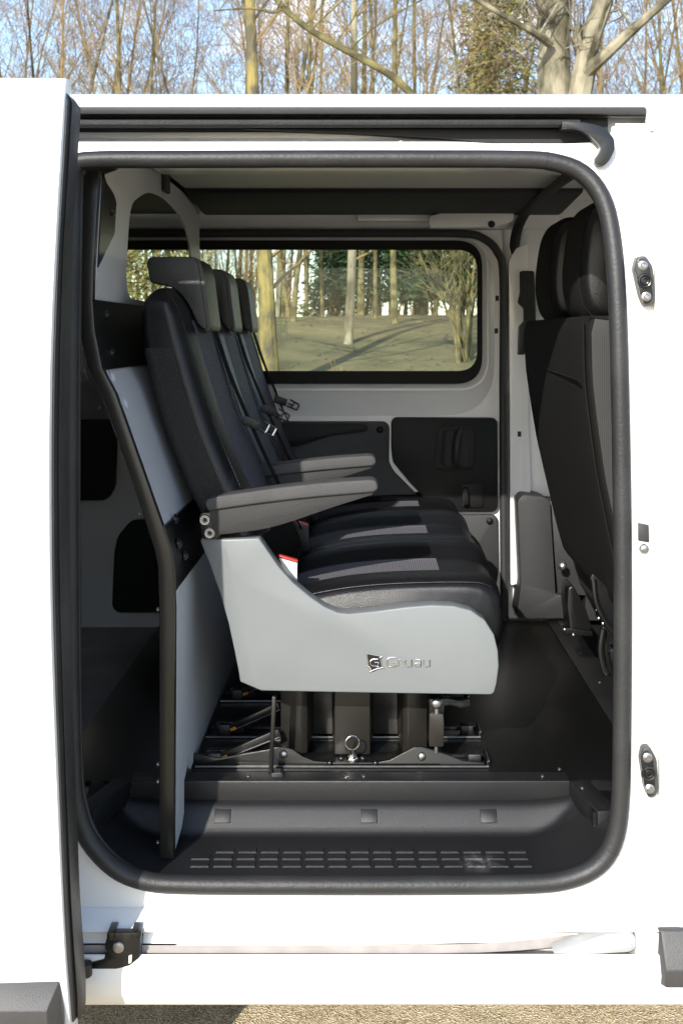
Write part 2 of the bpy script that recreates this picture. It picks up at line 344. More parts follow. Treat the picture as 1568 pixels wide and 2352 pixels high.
# --- sill below the opening, with the lower track slot
mb = MB(); rings = []
xs = [-1000, -300, 100, 500, 800, 1000, 1150, 1250, 1320, 1380, 1420, 1446, 1455, 1458, 1461, 1480, 1600, 1900]
for u in xs:
    d = 1.0 if u <= 1455 else max(0, (1461-u)/6.0)
    rise = 0.0 if u < 1000 else min(1, (u-1000)/440.0)**2
    pr = [(2085, 0.048), (2112, 0.030), (2135, 0.008), (2140, 0.006), (2141.5, 0.010),
          (2144, 0.006+(0.024+0.07*rise)*d), (2167 - 22*rise, 0.006+(0.018+0.07*rise)*d), (2168.5-22*rise, 0.006+0.105*d), (2187-14*rise, 0.006+0.100*d), (2190-4*rise*d, 0.006+(0.024+0.03*rise)*d), (2192, 0.003), (2196, 0.0),
          (2240, -0.006), (2285, 0.0), (2291, 0.006), (2306, 0.016), (2308, 0.03), (2300, 0.12), (2230, 0.17), (2090, 0.15)]
    rings.append([Vector((X_(u, 0), y, Z_(v, y))) for v, y in pr])
mb.loft(rings); mb.build('sill', M['paint'], van, ang=40)
# added strip with the track slot's shade in its colour, curving up in front
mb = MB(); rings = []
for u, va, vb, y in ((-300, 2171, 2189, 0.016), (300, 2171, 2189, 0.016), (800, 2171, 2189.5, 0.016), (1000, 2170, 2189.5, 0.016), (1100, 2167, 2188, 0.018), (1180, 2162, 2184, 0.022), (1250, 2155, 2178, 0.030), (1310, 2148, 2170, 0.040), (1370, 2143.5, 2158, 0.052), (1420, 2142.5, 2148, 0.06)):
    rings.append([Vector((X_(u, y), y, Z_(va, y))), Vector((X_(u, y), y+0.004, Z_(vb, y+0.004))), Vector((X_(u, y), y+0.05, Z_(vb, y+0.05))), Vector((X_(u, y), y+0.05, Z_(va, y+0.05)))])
mb.loft(rings); mb.build('slot_shade_strip', mat('slot_shade_paint', (0.36, 0.33, 0.318), 0.6, var=0.15, vscale=18), van)
mb = MB(); mb.uvprism(fillet([(1270, 2190), (1312, 2174), (1352, 2158), (1392, 2146), (1448, 2144), (1458, 2152), (1458, 2178), (1445, 2186), (1350, 2192)], [2, 30, 30, 8, 8, 8, 6, 10, 10], 5), 0.0, 0.03); mb.uvprism([(1395, 2176), (1420, 2166), (1452, 2170), (1450, 2183), (1400, 2185)], -0.0015, 0.02); mb.build('pocket_shade_plate', mat('pocket_shade_grey', (0.38, 0.385, 0.39), 0.6, var=0.2, vscale=12), van, bevel=0.002)  # grey plate gives the slot's front end its shade by colour
# --- roof
xa, xb = -2.6, 2.3
zr = lambda y: Z_(216, 0.21) + 0.030*math.sin(math.pi*min(1, max(0, (y-0.21)/1.3)))
mb = MB()
outer_p = [(0.125, Z_(246, 0.125)), (0.135, Z_(236, 0.135)), (0.165, Z_(222, 0.165)), (0.21, Z_(216, 0.21))] + [(y, zr(y)) for y in (0.35, 0.55, 0.85, 1.15, 1.37, 1.51)] + [(1.60, Z_(216, 0.21)-0.03), (1.66, Z_(216, 0.21)-0.10)]
inner_p = [(y, z-0.012) for y, z in reversed(outer_p)]
mb.xsweep(outer_p + inner_p, xa, xb); mb.build('roof', M['paint'], van, ang=50)
# --- ceiling inside: white pressed panel with a rib, black beam, far roof rail
mb = MB()
zc = H + 0.405
mb.xsweep([(0.17, H+0.345), (0.30, zc-0.006), (0.55, zc), (0.60, zc-0.014), (0.72, zc-0.014), (0.76, zc), (1.10, zc), (1.10, zc+0.02), (0.17, zc+0.02)], -0.50, 0.62)
mb.build('ceiling_panel', M['primer'], van, bevel=0.004)
mb = MB(); mb.xsweep([(1.08, zc-0.003), (1.10, zc-0.012), (1.42, H+0.372), (1.47, H+0.372), (1.47, zc+0.03), (1.08, zc+0.03)], -0.50, 0.60)
mb.xsweep([(0.25, H+0.41), (1.60, H+0.37), (1.60, H+0.42), (0.25, H+0.43)], -2.5, -0.53)
mb.build('roof_lining', M['blackmatt'], van, bevel=0.006)
mb = MB(); mb.xsweep([(1.45, H+0.374), (1.485, H+0.368), (1.53, H+0.345), (1.56, H+0.338), (1.62, H+0.338), (1.62, H+0.42), (1.45, H+0.42)], -2.5, 0.60)
mb.uvprism(fillet([(985, 497), (1035, 484), (1075, 478), (1168, 472), (1180, 490), (1178, 508), (1130, 521), (985, 521)], 8, 4), 1.42, 1.50)
mb.uvprism(fillet([(820, 493), (985, 493), (985, 507), (820, 507)], 3, 3), 1.455, 1.5)
mb.build('roof_rail', M['primer'], van, bevel=0.004)
mb = MB(); mb.disc(P(1128, 515, 1.419), (0,-1,0), 0.011, 0.002); mb.build('rail_hole', M['blackmatt'], van)
mb = MB(); mb.tube(cr([(0.52, 0.30, zc-0.006), (0.50, 0.85, zc-0.012), (0.49, 1.20, zc-0.02), (0.485, 1.42, zc-0.035), (0.478, 1.53, H+0.335), (0.474, 1.57, H+0.29), (0.472, 1.575, H+0.26)], 5), [0.017]*26 + [0.016, 0.014, 0.012, 0.010, 0.009], 8, flat=((0,0,1), 0.6))
mb.build('roof_strap', M['blackmatt'], van)
# --- upper track above the opening
x0, x1 = X_(-1000, 0.12), X_(1481, 0.12)
mb = MB(); mb.xsweep([(0.121, Z_(245.5, 0.121)), (0.112, Z_(249, 0.112)), (0.116, Z_(262, 0.116)), (0.128, Z_(266, 0.128)), (0.17, Z_(266, 0.17)), (0.17, Z_(246, 0.17))], x0, x1)
mb.build('gutter_trim', M['molding'], van, bevel=0.0015)
mb = MB(); mb.xsweep([(0.130, Z_(266.6, 0.130)), (0.126, Z_(268, 0.126)), (0.130, Z_(270, 0.130)), (0.16, Z_(270, 0.16)), (0.16, Z_(266.6, 0.16))], x0, x1)
mb.build('track_edge', M['steel'], van)
mb = MB(); mb.xsweep([(0.150, Z_(262, 0.150)), (0.150, Z_(304, 0.150)), (0.22, Z_(304, 0.22)), (0.22, Z_(262, 0.22))], x0, X_(1395, 0.15))
mb.uvprism([(560, 296), (1392, 298), (1398, 345), (1330, 348), (1290, 347), (1180, 334), (1000, 316), (800, 304)], 0.134, 0.16)  # black wedge stands in for the shadow under the rubber strip
mb.build('track_recess', M['blackmatt'], van)
mb = MB(); mb.xsweep([(0.118, Z_(274.5, 0.118)), (0.108, Z_(276, 0.108)), (0.104, Z_(284, 0.104)), (0.100, Z_(287.5, 0.100)), (0.104, Z_(292.5, 0.104)), (0.15, Z_(294, 0.15)), (0.15, Z_(274.5, 0.15))], x0, X_(1332, 0.105))
for i in range(420):                                              # the row of small ribs on the strip
    xx = X_(180, 0.1) + i*(X_(1328, 0.1) - X_(180, 0.1))/420
    mb.box(xx, xx+0.0011, 0.0995, 0.108, Z_(286, 0.1), Z_(277, 0.1))
mb.build('track_rubber', M['sealgrey'], van, weld=False)
mb = MB(); mb.uvprism(fillet([(1290, 279), (1340, 280), (1385, 291), (1410, 318), (1411, 344), (1397, 371), (1384, 382), (1366, 377), (1364, 366), (1379, 345), (1376, 332), (1346, 302), (1325, 295), (1290, 294)], [1, 20, 14, 10, 10, 12, 6, 6, 6, 8, 10, 14, 12, 1], 4), 0.078, 0.112)
mb.build('guide_arm', M['black'], van, bevel=0.006, seg=3, ang=50)
mb = MB(); mb.xsweep([(0.165, Z_(294, 0.165)), (0.165, Z_(318, 0.165)), (0.150, Z_(323, 0.150)), (0.138, Z_(326, 0.138)), (0.128, Z_(344, 0.128)), (0.118, Z_(352, 0.118)), (0.118, Z_(372, 0.118)), (0.19, Z_(372, 0.19)), (0.19, Z_(294, 0.19))], x0, X_(1440, 0.15))
mb.build('door_header', M['paint'], van, bevel=0.002)
for u, v in ((698, 330), (920, 328)):
    mb = MB(); mb.disc(P(u, v, 0.137), (0,-1,0), 0.004, 0.003, 10, dome=0.001); mb.build('header_screw', M['primer'], van)
# --- front door and wing skin on the right
edge = [(1484, 246), (1487, 300), (1500, 330), (1506, 700), (1506, 1330), (1505, 1640), (1515, 1715), (1517, 1900), (1516, 2125)]
ed = [Vector((p.x, p.y)) for p in cr([(a, b_, 0) for a, b_ in edge], 4)]
YD = lambda v: 0.02 + 0.10*max(0, (900-v)/660.0)**2 - 0.02*max(0, 1-abs(v-1300)/900)
mb = MB(); rings = []
for p in ed:
    y = YD(p[1]); a = P(p[0], p[1], y); rings.append([a + Vector((0.004, 0.035, 0)), a + Vector((0, 0.006, 0)), a + Vector((0.006, -0.004, 0)), a + Vector((0.10, -0.012, 0)), Vector((1.7, y, a.z)), Vector((1.7, y+0.04, a.z))])
mb.loft(rings); fd = mb.build('front_door', M['paint'], van, ang=50)
# --- bits on the door pillar
def latch_plate(name, c, tilt, w_, h_, y):
    mb = MB(); pts = fillet([(-w_*0.55, h_), (w_*0.35, h_), (w_, h_*0.55), (w_, -h_*0.75), (w_*0.45, -h_), (-w_*0.35, -h_), (-w_*0.7, -h_*0.6), (-w_, h_*0.55)], w_*0.35, 5)
    ca, sa = math.cos(tilt), math.sin(tilt); c0 = P(c[0], c[1], y)
    q = [(c0.x + a*ca + b_*sa, c0.z - a*sa + b_*ca) for a, b_ in pts]
    mb.prism(q, y-0.010, y+0.03)
    o = mb.build(name, M['molding'], van, bevel=0.003)
    pos = lambda k: (c0.x + k*h_*sa, y-0.0101, c0.z + k*h_*ca)
    m2 = MB(); m2.prism([(c0.x + (a*0.80-0.003)*ca + b_*0.88*sa, c0.z - (a*0.80-0.003)*sa + b_*0.88*ca) for a, b_ in pts], y-0.0125, y-0.006); m2.build('face_plate', M['black'], o, bevel=0.001)
    for k in (0.62, -0.62):
        m2 = MB(); px, py, pz = pos(k); m2.disc((px-0.002, py-0.002, pz), (0,-1,0), 0.0088, 0.002, 18); m2.ring((px-0.002, py-0.004, pz), (0,-1,0), 0.0045, 0.0014, 6, 6); m2.build('screw', M['steel'], o)
    m2 = MB(); px, py, pz = pos(0.0); m2.ring((px-0.002, py-0.003, pz), (0,-1,0), 0.011, 0.003, 20, 8); m2.ring((px-0.002, py-0.004, pz), (0,-1,0), 0.006, 0.002, 20, 8); m2.build('socket', M['black'], o)
    return o
latch_plate('latch_plate', (1478, 646), R(-6), 0.0165, 0.046, 0.045)
latch_plate('latch_plate', (1487, 1770), R(-4), 0.0145, 0.046, 0.040)
mb = MB(); mb.uvprism([(1465, 1201), (1489, 1206), (1490, 1246), (1465, 1242)], 0.046, 0.06); mb.build('pillar_cap', M['plasticgrey'], van, bevel=0.001)
mb = MB(); mb.disc(P(1477, 1260, 0.049), (0,-1,0), 0.009, 0.006, 16, dome=0.002); mb.ring(P(1477, 1260, 0.043), (0,-1,0), 0.006, 0.0015, 16, 6); mb.build('pillar_screw', M['steel'], van)
# --- side moulding on the front door
def moulding(name, parent, u0, u1, vt, vm, vb, y, end):
    mb = MB(); rings = []
    for u, s_ in ((u0, 0.0), (u0 + (12 if end > 0 else -32), 1.0), (u1, 1.0)):
        rings.append([Vector((X_(u, y), y + 0.012, Z_(vt, y))), Vector((X_(u, y), y - 0.004*s_, Z_(vt+2, y))), Vector((X_(u + (-9*s_ if end > 0 else 0)*0, y), y - 0.030*s_ + 0.0*(1-s_), Z_(vm, y))), Vector((X_(u, y), y - 0.026*s_, Z_(vb-12, y))), Vector((X_(u, y), y + 0.0, Z_(vb, y))), Vector((X_(u, y), y + 0.012, Z_(vb, y)))])
    mb.loft(rings); return mb.build(name, M['molding'], parent, bevel=0.003)
moulding('side_moulding', fd, 1507, 1900, 2132, 2208, 2262, 0.008, 1)
# --- sliding door, slid back along the outside (left)
prof = [(185, 150), (300, 144), (450, 135), (600, 127), (700, 122), (850, 117), (1000, 115), (1150, 115), (1300, 116), (1450, 119), (1600, 124), (1750, 130), (1900, 136), (2000, 140), (2100, 145), (2200, 151), (2352, 163), (2440, 172)]
XE = -0.4913
dy = lambda u: 0.4913*F/(CU-u) - DC
mb = MB(); rings = []
for v, u in prof:
    y = dy(u); z = Z_(v, y)
    rings.append([Vector((XE-0.002, y+0.045, z)), Vector((XE, y+0.008, z)), Vector((XE-0.002, y+0.002, z)), Vector((XE-0.010, y, z)), Vector((XE-0.3, y-0.006, z)), Vector((-1.62, y-0.004, z)), Vector((-1.62, y+0.055, z))])
rings.insert(0, [p + Vector((0, 0.010 if i not in (0, 6) else 0, 0.006)) for i, p in enumerate(rings[0])])
mb.loft(rings); sd = mb.build('sliding_door', M['paint'], van, ang=55)
mb = MB(); rings = []
rp_ = [(216, 181), (232, 181), (400, 171), (574, 160), (800, 155), (1090, 152), (1320, 155), (1700, 165), (2067, 178), (2250, 190), (2330, 196), (2350, 188)]
import bisect
def interp(tab, v):
    ks = [a for a, b_ in tab]; i = min(max(bisect.bisect_right(ks, v)-1, 0), len(tab)-2); (a, b_), (c, d) = tab[i], tab[i+1]
    t_ = min(1, max(0, (v-a)/(c-a))); return b_ + (d-b_)*t_
vs = [216, 225, 236] + list(range(260, 2330, 45)) + [2340]
for v in vs:
    yo = dy(interp(prof, v)); yi = yo + 0.045; xr = X_(interp(rp_, v), yi); z = Z_(v, yo+0.02)
    if v < 236: xr -= 0.012*(236-v)/20
    w_ = xr - XE
    rings.append([Vector((XE-0.004, yo+0.012, z)), Vector((XE+w_*0.25, yo+0.010, z)), Vector((XE+w_*0.42, yo+0.020, z)), Vector((XE+w_*0.55, yo+0.024, z)), Vector((XE+w_*0.72, yo+0.020, z)), Vector((XE+w_*0.95, yo+0.030, z)), Vector((xr, yi, z)), Vector((XE+w_*0.9, yi+0.02, z)), Vector((XE-0.004, yi+0.022, z))])
mb.loft(rings); mb.build('rubber_edge', M['sealgrey'], sd, ang=35)
mb = MB()
y = dy(158)
A = [(-500, 2246), (140, 2246), (105, 2322), (-500, 2322)]
b0 = [P(-900, 2244, y), P(143, 2244, y), P(150, 2420, y), P(-900, 2420, y)]
b1 = [P(-900, 2250, y-0.006), P(139, 2250, y-0.006), P(108, 2323, y-0.034), P(-900, 2323, y-0.034)]
b2 = [P(108, 2323, y-0.034), P(-900, 2323, y-0.034), P(-900, 2420, y-0.030), P(112, 2420, y-0.030), P(150, 2420, y-0.002)]
mb.add([b0[0]+Vector((0,.02,0)), b0[1]+Vector((0,.02,0)), b1[0], b1[1], b1[2], b1[3], b2[2], b2[3], b2[4], b0[3]+Vector((0,.02,0))],
       [(0,1,3,2), (2,3,4,5), (5,4,7,6), (3,8,7,4), (1,8,3), (6,7,8,9), (0,2,5,6,9), (0,9,8,1)])
mb.build('side_moulding', M['molding'], sd, bevel=0.002)
# roller arm that carries the door in the lower track
mb = MB()
mb.uvprism(fillet([(250, 2143), (326, 2143), (322, 2162), (322, 2180), (290, 2196), (274, 2200), (243, 2184), (240, 2172)], 5, 4), -0.012, 0.004)
mb.uvprism(fillet([(243, 2186), (322, 2165), (322, 2198), (298, 2218), (268, 2226), (195, 2235), (195, 2214), (240, 2204)], 5, 4), -0.004, 0.045)
mb.uvprism([(246, 2143), (262, 2143), (260, 2160), (246, 2160)], -0.018, 0.02); mb.uvprism([(300, 2143), (318, 2143), (316, 2156), (300, 2156)], -0.018, 0.02)
mb.tube([P(195, 2212, -0.02), P(196, 2240, -0.02)], 0.013, 14)
da = mb.build('roller_arm', M['black'], sd, bevel=0.003)
mb = MB(); mb.disc(P(273, 2175, -0.012), (0,-1,0), 0.010, 0.004, 18, dome=0.001); mb.build('pivot_pin', M['steel'], da)
mb = MB(); mb.uvprism([(296, 2196), (303, 2194), (302, 2210), (296, 2214)], -0.0065, 0.0); mb.build('label_strip', M['white_label'], da)
mb = MB(); mb.disc(P(203, 2153, 0.079), (0,-1,0), 0.0125, 0.002, 20, dome=0.001); mb.build('sill_plug', M['paint'], van)

# --- far side of the van: outer skin, window, inner door skin, trims
def rr(u0, v0, u1, v1, r): return fillet([(u0, v0), (u1, v0), (u1, v1), (u0, v1)], r, 8)
win = rr(225, 574, 1095, 852, 46); frit = rr(205, 550, 1110, 884, 62)
YF = 1.60
XZ = lambda l, y: [(X_(p[0], y), Z_(p[1], y)) for p in l]
mb = MB(); zb = 0.35; big = [(-2.6, zb), (2.3, zb), (2.3, H+0.40), (-2.6, H+0.40)]
cabw = XZ(rr(1480, 480, 2100, 860, 40), 1.66)
mb.prism(big, 1.655, 1.67, hole=[XZ(frit, 1.655), cabw]); mb.build('far_side_panel', M['paint'], van)
mb = MB(); mb.prism(XZ(rr(190, 540, 1118, 890, 62), 1.645), 1.640, 1.648, hole=[XZ(win, 1.645)]); mb.build('window_border', M['frit'], van)
mb = MB(); q = XZ(win, 1.645); mb.add([(p[0], 1.644, p[1]) for p in q], [tuple(range(len(q)))]); mb.build('window_pane', M['glass'], van, weld=False)
rgs = []
for (l, tp, r_, bt, rad, y) in ((205, 552, 1107, 882, 62, 1.638), (195, 547, 1115, 888, 66, 1.618), (192, 545, 1118, 893, 68, 1.612), (190, 544, 1121, 897, 70, 1.612), (180, 542, 1126, 905, 76, 1.600), (170, 540, 1133, 950, 118, 1.578), (168, 539, 1135, 955, 120, 1.573)):
    rgs.append([Vector((X_(p[0], y), y, Z_(p[1], y))) for p in rr(l, tp, r_, bt, rad)])
mb = MB(); mb.loft(rgs, cap=False); mb.build('window_surround', M['primer'], van, ang=30)
mb = MB(); hole = [(p.x, p.z) for p in rgs[-1]]
mb.prism([(-2.6, ZF-0.03), (X_(1150, YF), ZF-0.03), (X_(1150, YF), Z_(530, YF)), (-2.6, Z_(530, YF))], 1.573, 1.58, hole=[hole]); mb.build('inner_door_skin', M['primer'], van)
# pillar and cab lining on the far side
mb = MB(); mb.uvprism([(1150, 380), (1700, 380), (1700, 900), (1560, 1420), (1150, 1420)], 1.600, 1.62)
mb.uvprism(fillet([(1168, 600), (1185, 570), (1210, 560), (1218, 760), (1212, 860), (1212, 960), (1218, 1120), (1216, 1135), (1200, 1140), (1190, 1340), (1172, 1345)], 5, 4), 1.560, 1.61)
mb.build('door_pillar', M['primer'], van, bevel=0.003)
for u, v, y in ((1141, 685, 1.5725), (1139, 760, 1.5725), (1192, 997, 1.5595)):
    mb = MB(); mb.uvprism([(u-4, v-6), (u+4, v-6), (u+4, v+6), (u-4, v+6)], y, y+0.0025); mb.build('clip_hole', M['blackmatt'], van)
mb = MB(); fs = cr([(250, 536, 0), (600, 536, 0), (900, 536, 0), (1060, 537, 0), (1110, 548, 0), (1142, 580, 0), (1155, 640, 0), (1155, 900, 0), (1156, 1200, 0), (1158, 1425, 0)], 5)
mb.tube([P(p.x, p.y, 1.552) for p in fs], 0.0135, 10); 
mb.build('far_door_seal', M['rubber'], van, ang=60)
mb = MB(); fz = [p for p in fs if p.y > 900]
for i in range(150):
    v = 905 + i*3.4; mb.box(X_(1160, 1.54), X_(1166, 1.54), 1.535, 1.56, Z_(v+1.6, 1.54), Z_(v, 1.54))
mb.build('seal_ribs', M['plasticgrey'], van, weld=False)
mb = MB(); mb.uvprism(fillet([(560, 968), (884, 968), (894, 978), (893, 1062), (904, 1082), (960, 1138), (985, 1200), (985, 1400), (560, 1400)], 8, 4), 1.560, 1.575); lt = mb.build('door_trim', M['trim'], van, bevel=0.003)
mb = MB(); mb.uvprism(fillet([(560, 972), (835, 974), (845, 981), (842, 990), (760, 1000), (690, 1022), (640, 1035), (560, 1040)], 6, 4), 1.535, 1.562); mb.build('grab_ledge', M['trimdark'], lt, bevel=0.008)
mb = MB(); mb.disc(P(872, 987, 1.56), (0,-1,0), 0.011, 0.004, 16, dome=0.003); mb.build('trim_clip', M['trimdark'], lt)
mb = MB(); mb.uvprism(fillet([(906, 959), (1134, 960), (1142, 968), (1143, 1168), (1134, 1176), (1004, 1176), (940, 1108), (902, 1062), (898, 1030), (898, 968)], 7, 4), 1.548, 1.575); dt = mb.build('handle_trim', M['trimdark'], van, bevel=0.005)
mb = MB(); hr = fillet([(1012, 980), (1082, 978), (1090, 990), (1090, 1066), (1082, 1080), (1004, 1080), (997, 1070), (1004, 990)], 9, 4); hi = fillet([(1026, 988), (1076, 987), (1080, 995), (1078, 1062), (1072, 1072), (1022, 1072), (1018, 1062), (1022, 995)], 7, 4)
mb.uvprism(hr, 1.538, 1.55, hole=[hi]); hb = mb.build('handle_bezel', M['trimdark'], dt, bevel=0.003)
mb = MB(); mb.uvprism(hi, 1.5465, 1.55); mb.build('handle_recess', M['blackmatt'], hb)
mb = MB(); mb.tube(cr([P(1056, 990, 1.545), P(1050, 1000, 1.530), P(1046, 1030, 1.520), P(1045, 1055, 1.528), P(1048, 1068, 1.545)], 4), 0.0155, 10, flat=((1,0,0), 0.75)); mb.build('door_handle', M['trim'], dt)
mb = MB(); mb.uvprism(fillet([(1062, 1112), (1106, 1110), (1110, 1118), (1108, 1166), (1060, 1166), (1058, 1120)], 6, 4), 1.541, 1.55); mb.uvprism(fillet([(1062, 1122), (1074, 1120), (1076, 1160), (1062, 1160)], 4, 4), 1.520, 1.55); mb.build('lock_lever', M['trimdark'], dt, bevel=0.003)
mb = MB(); mb.uvprism(fillet([(995, 1183), (1134, 1183), (1143, 1190), (1145, 1312), (1130, 1400), (995, 1400)], 7, 4), 1.556, 1.575); lo_ = mb.build('lower_trim', M['trim'], van, bevel=0.004)
mb = MB(); mb.disc(P(1124, 1197, 1.556), (0,-1,0), 0.011, 0.004, 16, dome=0.003); mb.build('trim_clip', M['trimdark'], lo_)
# cargo side panels seen past the partition
mb = MB(); mb.uvprism(fillet([(60, 965), (258, 963), (268, 975), (264, 1120), (245, 1150), (60, 1152)], 14, 5), 1.55, 1.576); mb.build('cargo_panel', M['blackmatt'], van, bevel=0.004)
mb = MB(); mb.uvprism(fillet([(262, 1270), (270, 1232), (300, 1196), (420, 1190), (420, 1408), (270, 1408), (257, 1395)], 12, 5), 1.548, 1.576); mb.build('cargo_panel', M['blackmatt'], van, bevel=0.004)
mb = MB(); mb.uvprism([(60, 930), (155, 890), (235, 858), (300, 850), (300, 968), (60, 968)], 1.555, 1.576); mb.build('cargo_rail', M['cargogrey'], van, bevel=0.003)
mb = MB(); mb.xsweep([(0.09, ZF), (0.09, H+0.36), (0.075, H+0.36), (0.075, ZF)], -2.55, X_(60, 0.09)); mb.box(-2.58, -2.55, 0.08, 1.6, 0.4, H+0.42); mb.build('cargo_lining', M['cargogrey'], van)
# floor
mb = MB(); mb.box(-0.655, 0.60, 0.306, 1.60, ZF-0.012, ZF); mb.build('floor_mat', M['floor'], van, bevel=0.001)
mb = MB(); mb.box(-2.55, 2.2, 0.306, 1.62, ZF-0.05, ZF-0.013); mb.box(-2.55, -0.70, 0.08, 0.32, ZF-0.05, ZF-0.012); mb.build('metal_floor', M['cargogrey'], van)
mb = MB(); mb.box(-2.5, 2.2, 0.30, 1.62, 0.36, 0.40); mb.build('underbody', M['blackmatt'], van)
mb = MB(); mb.box(0.58, 0.655, 0.45, 1.60, ZF, ZF+0.004); ft = mb.build('floor_edge_strip', M['plastic'], van, bevel=0.002)
for y in (0.62, 0.95, 1.22, 1.52):
    mb = MB(); mb.disc((0.615, y, ZF+0.004), (0,0,1), 0.0045, 0.002, 12, dome=0.001); mb.build('screw', M['steel'], ft)
mb = MB(); mb.box(0.655, 2.2, 0.15, 1.6, ZF-0.01, ZF+0.001); mb.build('cab_floor', M['carpet'], van)
# edge angle along the step
mb = MB()
xl, xr = X_(302, 0.30), X_(1307, 0.30)
mb.xsweep([(0.298, Z_(1844, 0.298)), (0.298, ZF+0.002), (0.300, ZF+0.004), (0.345, ZF+0.004), (0.345, ZF), (0.304, ZF), (0.304, Z_(1844, 0.304))], xl, xr)
a0, a1 = Vector((xr, 0.298, 0)), P(1372, 1880, 0.15); a1.z = 0
d = (a1-a0).normalized(); nrm = Vector((d.y, -d.x, 0))
if nrm.x < 0: nrm = -nrm
for (A_, B_) in ((a0, a1),):
    top, bot = ZF+0.004, Z_(1844, 0.298)+0.002
    q = [A_ + Vector((0,0,bot)), A_ + Vector((0,0,top)), A_ + nrm*0.04 + Vector((0,0,top)), A_ + nrm*0.04 + Vector((0,0,bot))]
    q2 = [p + (B_-A_) for p in q]; mb.loft([q, q2])
a0, a1 = Vector((xl, 0.298, 0)), P(215, 1900, 0.15); a1.z = 0
d = (a1-a0).normalized(); nrm = Vector((d.y, -d.x, 0))
if nrm.x > 0: nrm = -nrm
q = [a0 + Vector((0,0,bot)), a0 + Vector((0,0,top)), a0 + nrm*0.04 + Vector((0,0,top)), a0 + nrm*0.04 + Vector((0,0,bot))]
mb.loft([q, [p + (a1-a0) for p in q]])
se = mb.build('step_edge', M['plastic'], van, bevel=0.0015)
mb = MB(); mb.box(xr+0.02, 0.66, 0.16, 0.306, ZF-0.03, ZF-0.001); mb.build('floor_mat', M['floor'], van)
for u, y in ((1245, 0.322), (835, 0.322), (570, 0.322), (1284, 0.37), (1336, 0.262)):
    mb = MB(); mb.disc((X_(u, y), y, ZF+0.004 if y < 0.345 else ZF), (0,0,1), 0.0045, 0.002, 12, dome=0.001); mb.build('screw', M['steel'], se)
# moulded step well
def sstep(a, b_, x): t_ = min(1, max(0, (x-a)/(b_-a))); return t_*t_*(3-2*t_)
def step_z(x, y):
    back = sstep(0.232, 0.30, y)**1.0
    rgt = 0.075*max(0, (x-0.31)/0.15)**2; lft = 0.075*max(0, (-0.40-x)/0.14)**2
    side = min(1.6*0.049, max(rgt, lft))
    bz = 0.049*(sstep(0.238, 0.262, y)*0.22 + 0.78*sstep(0.246, 0.292, y))
    return ZT + max(bz, side) + 0.25*min(bz, side)
mb = MB(); nx, ny = 110, 40
xs = [-0.56 + 1.06*i/nx for i in range(nx+1)]; ys = [0.058 + 0.240*j/ny for j in range(ny+1)]
mb.add([(x, y, step_z(x, y)) for y in ys for x in xs], [(j*(nx+1)+i, j*(nx+1)+i+1, (j+1)*(nx+1)+i+1, (j+1)*(nx+1)+i) for j in range(ny) for i in range(nx)])
st = mb.build('entry_step', M['step'], van, ang=180)
mb = MB()
for r_, (ya, yb) in enumerate(((0.108, 0.132), (0.138, 0.160), (0.166, 0.190))):
    for c_ in range(15):
        xa_ = -0.335 + c_*0.0435 + (0.0 if r_ else 0.003)
        if c_ == 0 and r_ == 2: continue
        xb_ = xa_ + 0.036; z0 = step_z(xa_, ya) - 0.001; z1 = step_z(xb_, ya) - 0.001
        mb.loft([[(xa_, ya, z0), (xb_, ya, z1), (xb_, yb, z1), (xa_, yb, z0)], [(xa_+0.0020, ya+0.0034, z0+0.0034), (xb_-0.0008, ya+0.0034, z1+0.0034), (xb_-0.0008, yb-0.002, z1+0.0034), (xa_+0.0020, yb-0.002, z0+0.0034)]])
mb.build('tread_pattern', M['step'], st)
for u in (511, 847, 1121):
    mb = MB(); yy = 0.268; c0 = Vector((X_(u, yy), yy, step_z(0, yy))); n_ = Vector((0, -0.75, 0.66)).normalized(); tz = Vector((0, 0.66, 0.75)).normalized()
    mb.obox(c0 + n_*0.0005, (0.0165,0,0), tz*0.0135, n_*0.0025)
    mb.build('step_pad', M['plastic'], st, bevel=0.0015)
# far B-pillar lower trim, belt reel
mb = MB(); mb.uvprism(fillet([(1187, 1420), (1196, 1340), (1190, 1200), (1188, 1150), (1200, 1137), (1245, 1142), (1262, 1150), (1275, 1366), (1330, 1368), (1345, 1420)], 6, 4), 1.47, 1.60)
mb.uvprism([(1262, 1150), (1480, 1150), (1480, 1425), (1340, 1425), (1345, 1368), (1280, 1362)], 1.50, 1.60); mb.build('pillar_trim', M['trim'], van, bevel=0.008)
mb = MB(); mb.uvprism(fillet([(1195, 622), (1226, 622), (1228, 665), (1230, 740), (1204, 740), (1204, 708), (1190, 695), (1196, 672)], 5, 4), 1.53, 1.60); mb.build('belt_reel', M['blackmatt'], van, bevel=0.006)
mb = MB(); mb.disc(P(1292, 1300, 1.45), (-0.4,-1,0.2), 0.013, 0.02, 14, dome=0.004); mb.build('belt_anchor', M['steel'], van)

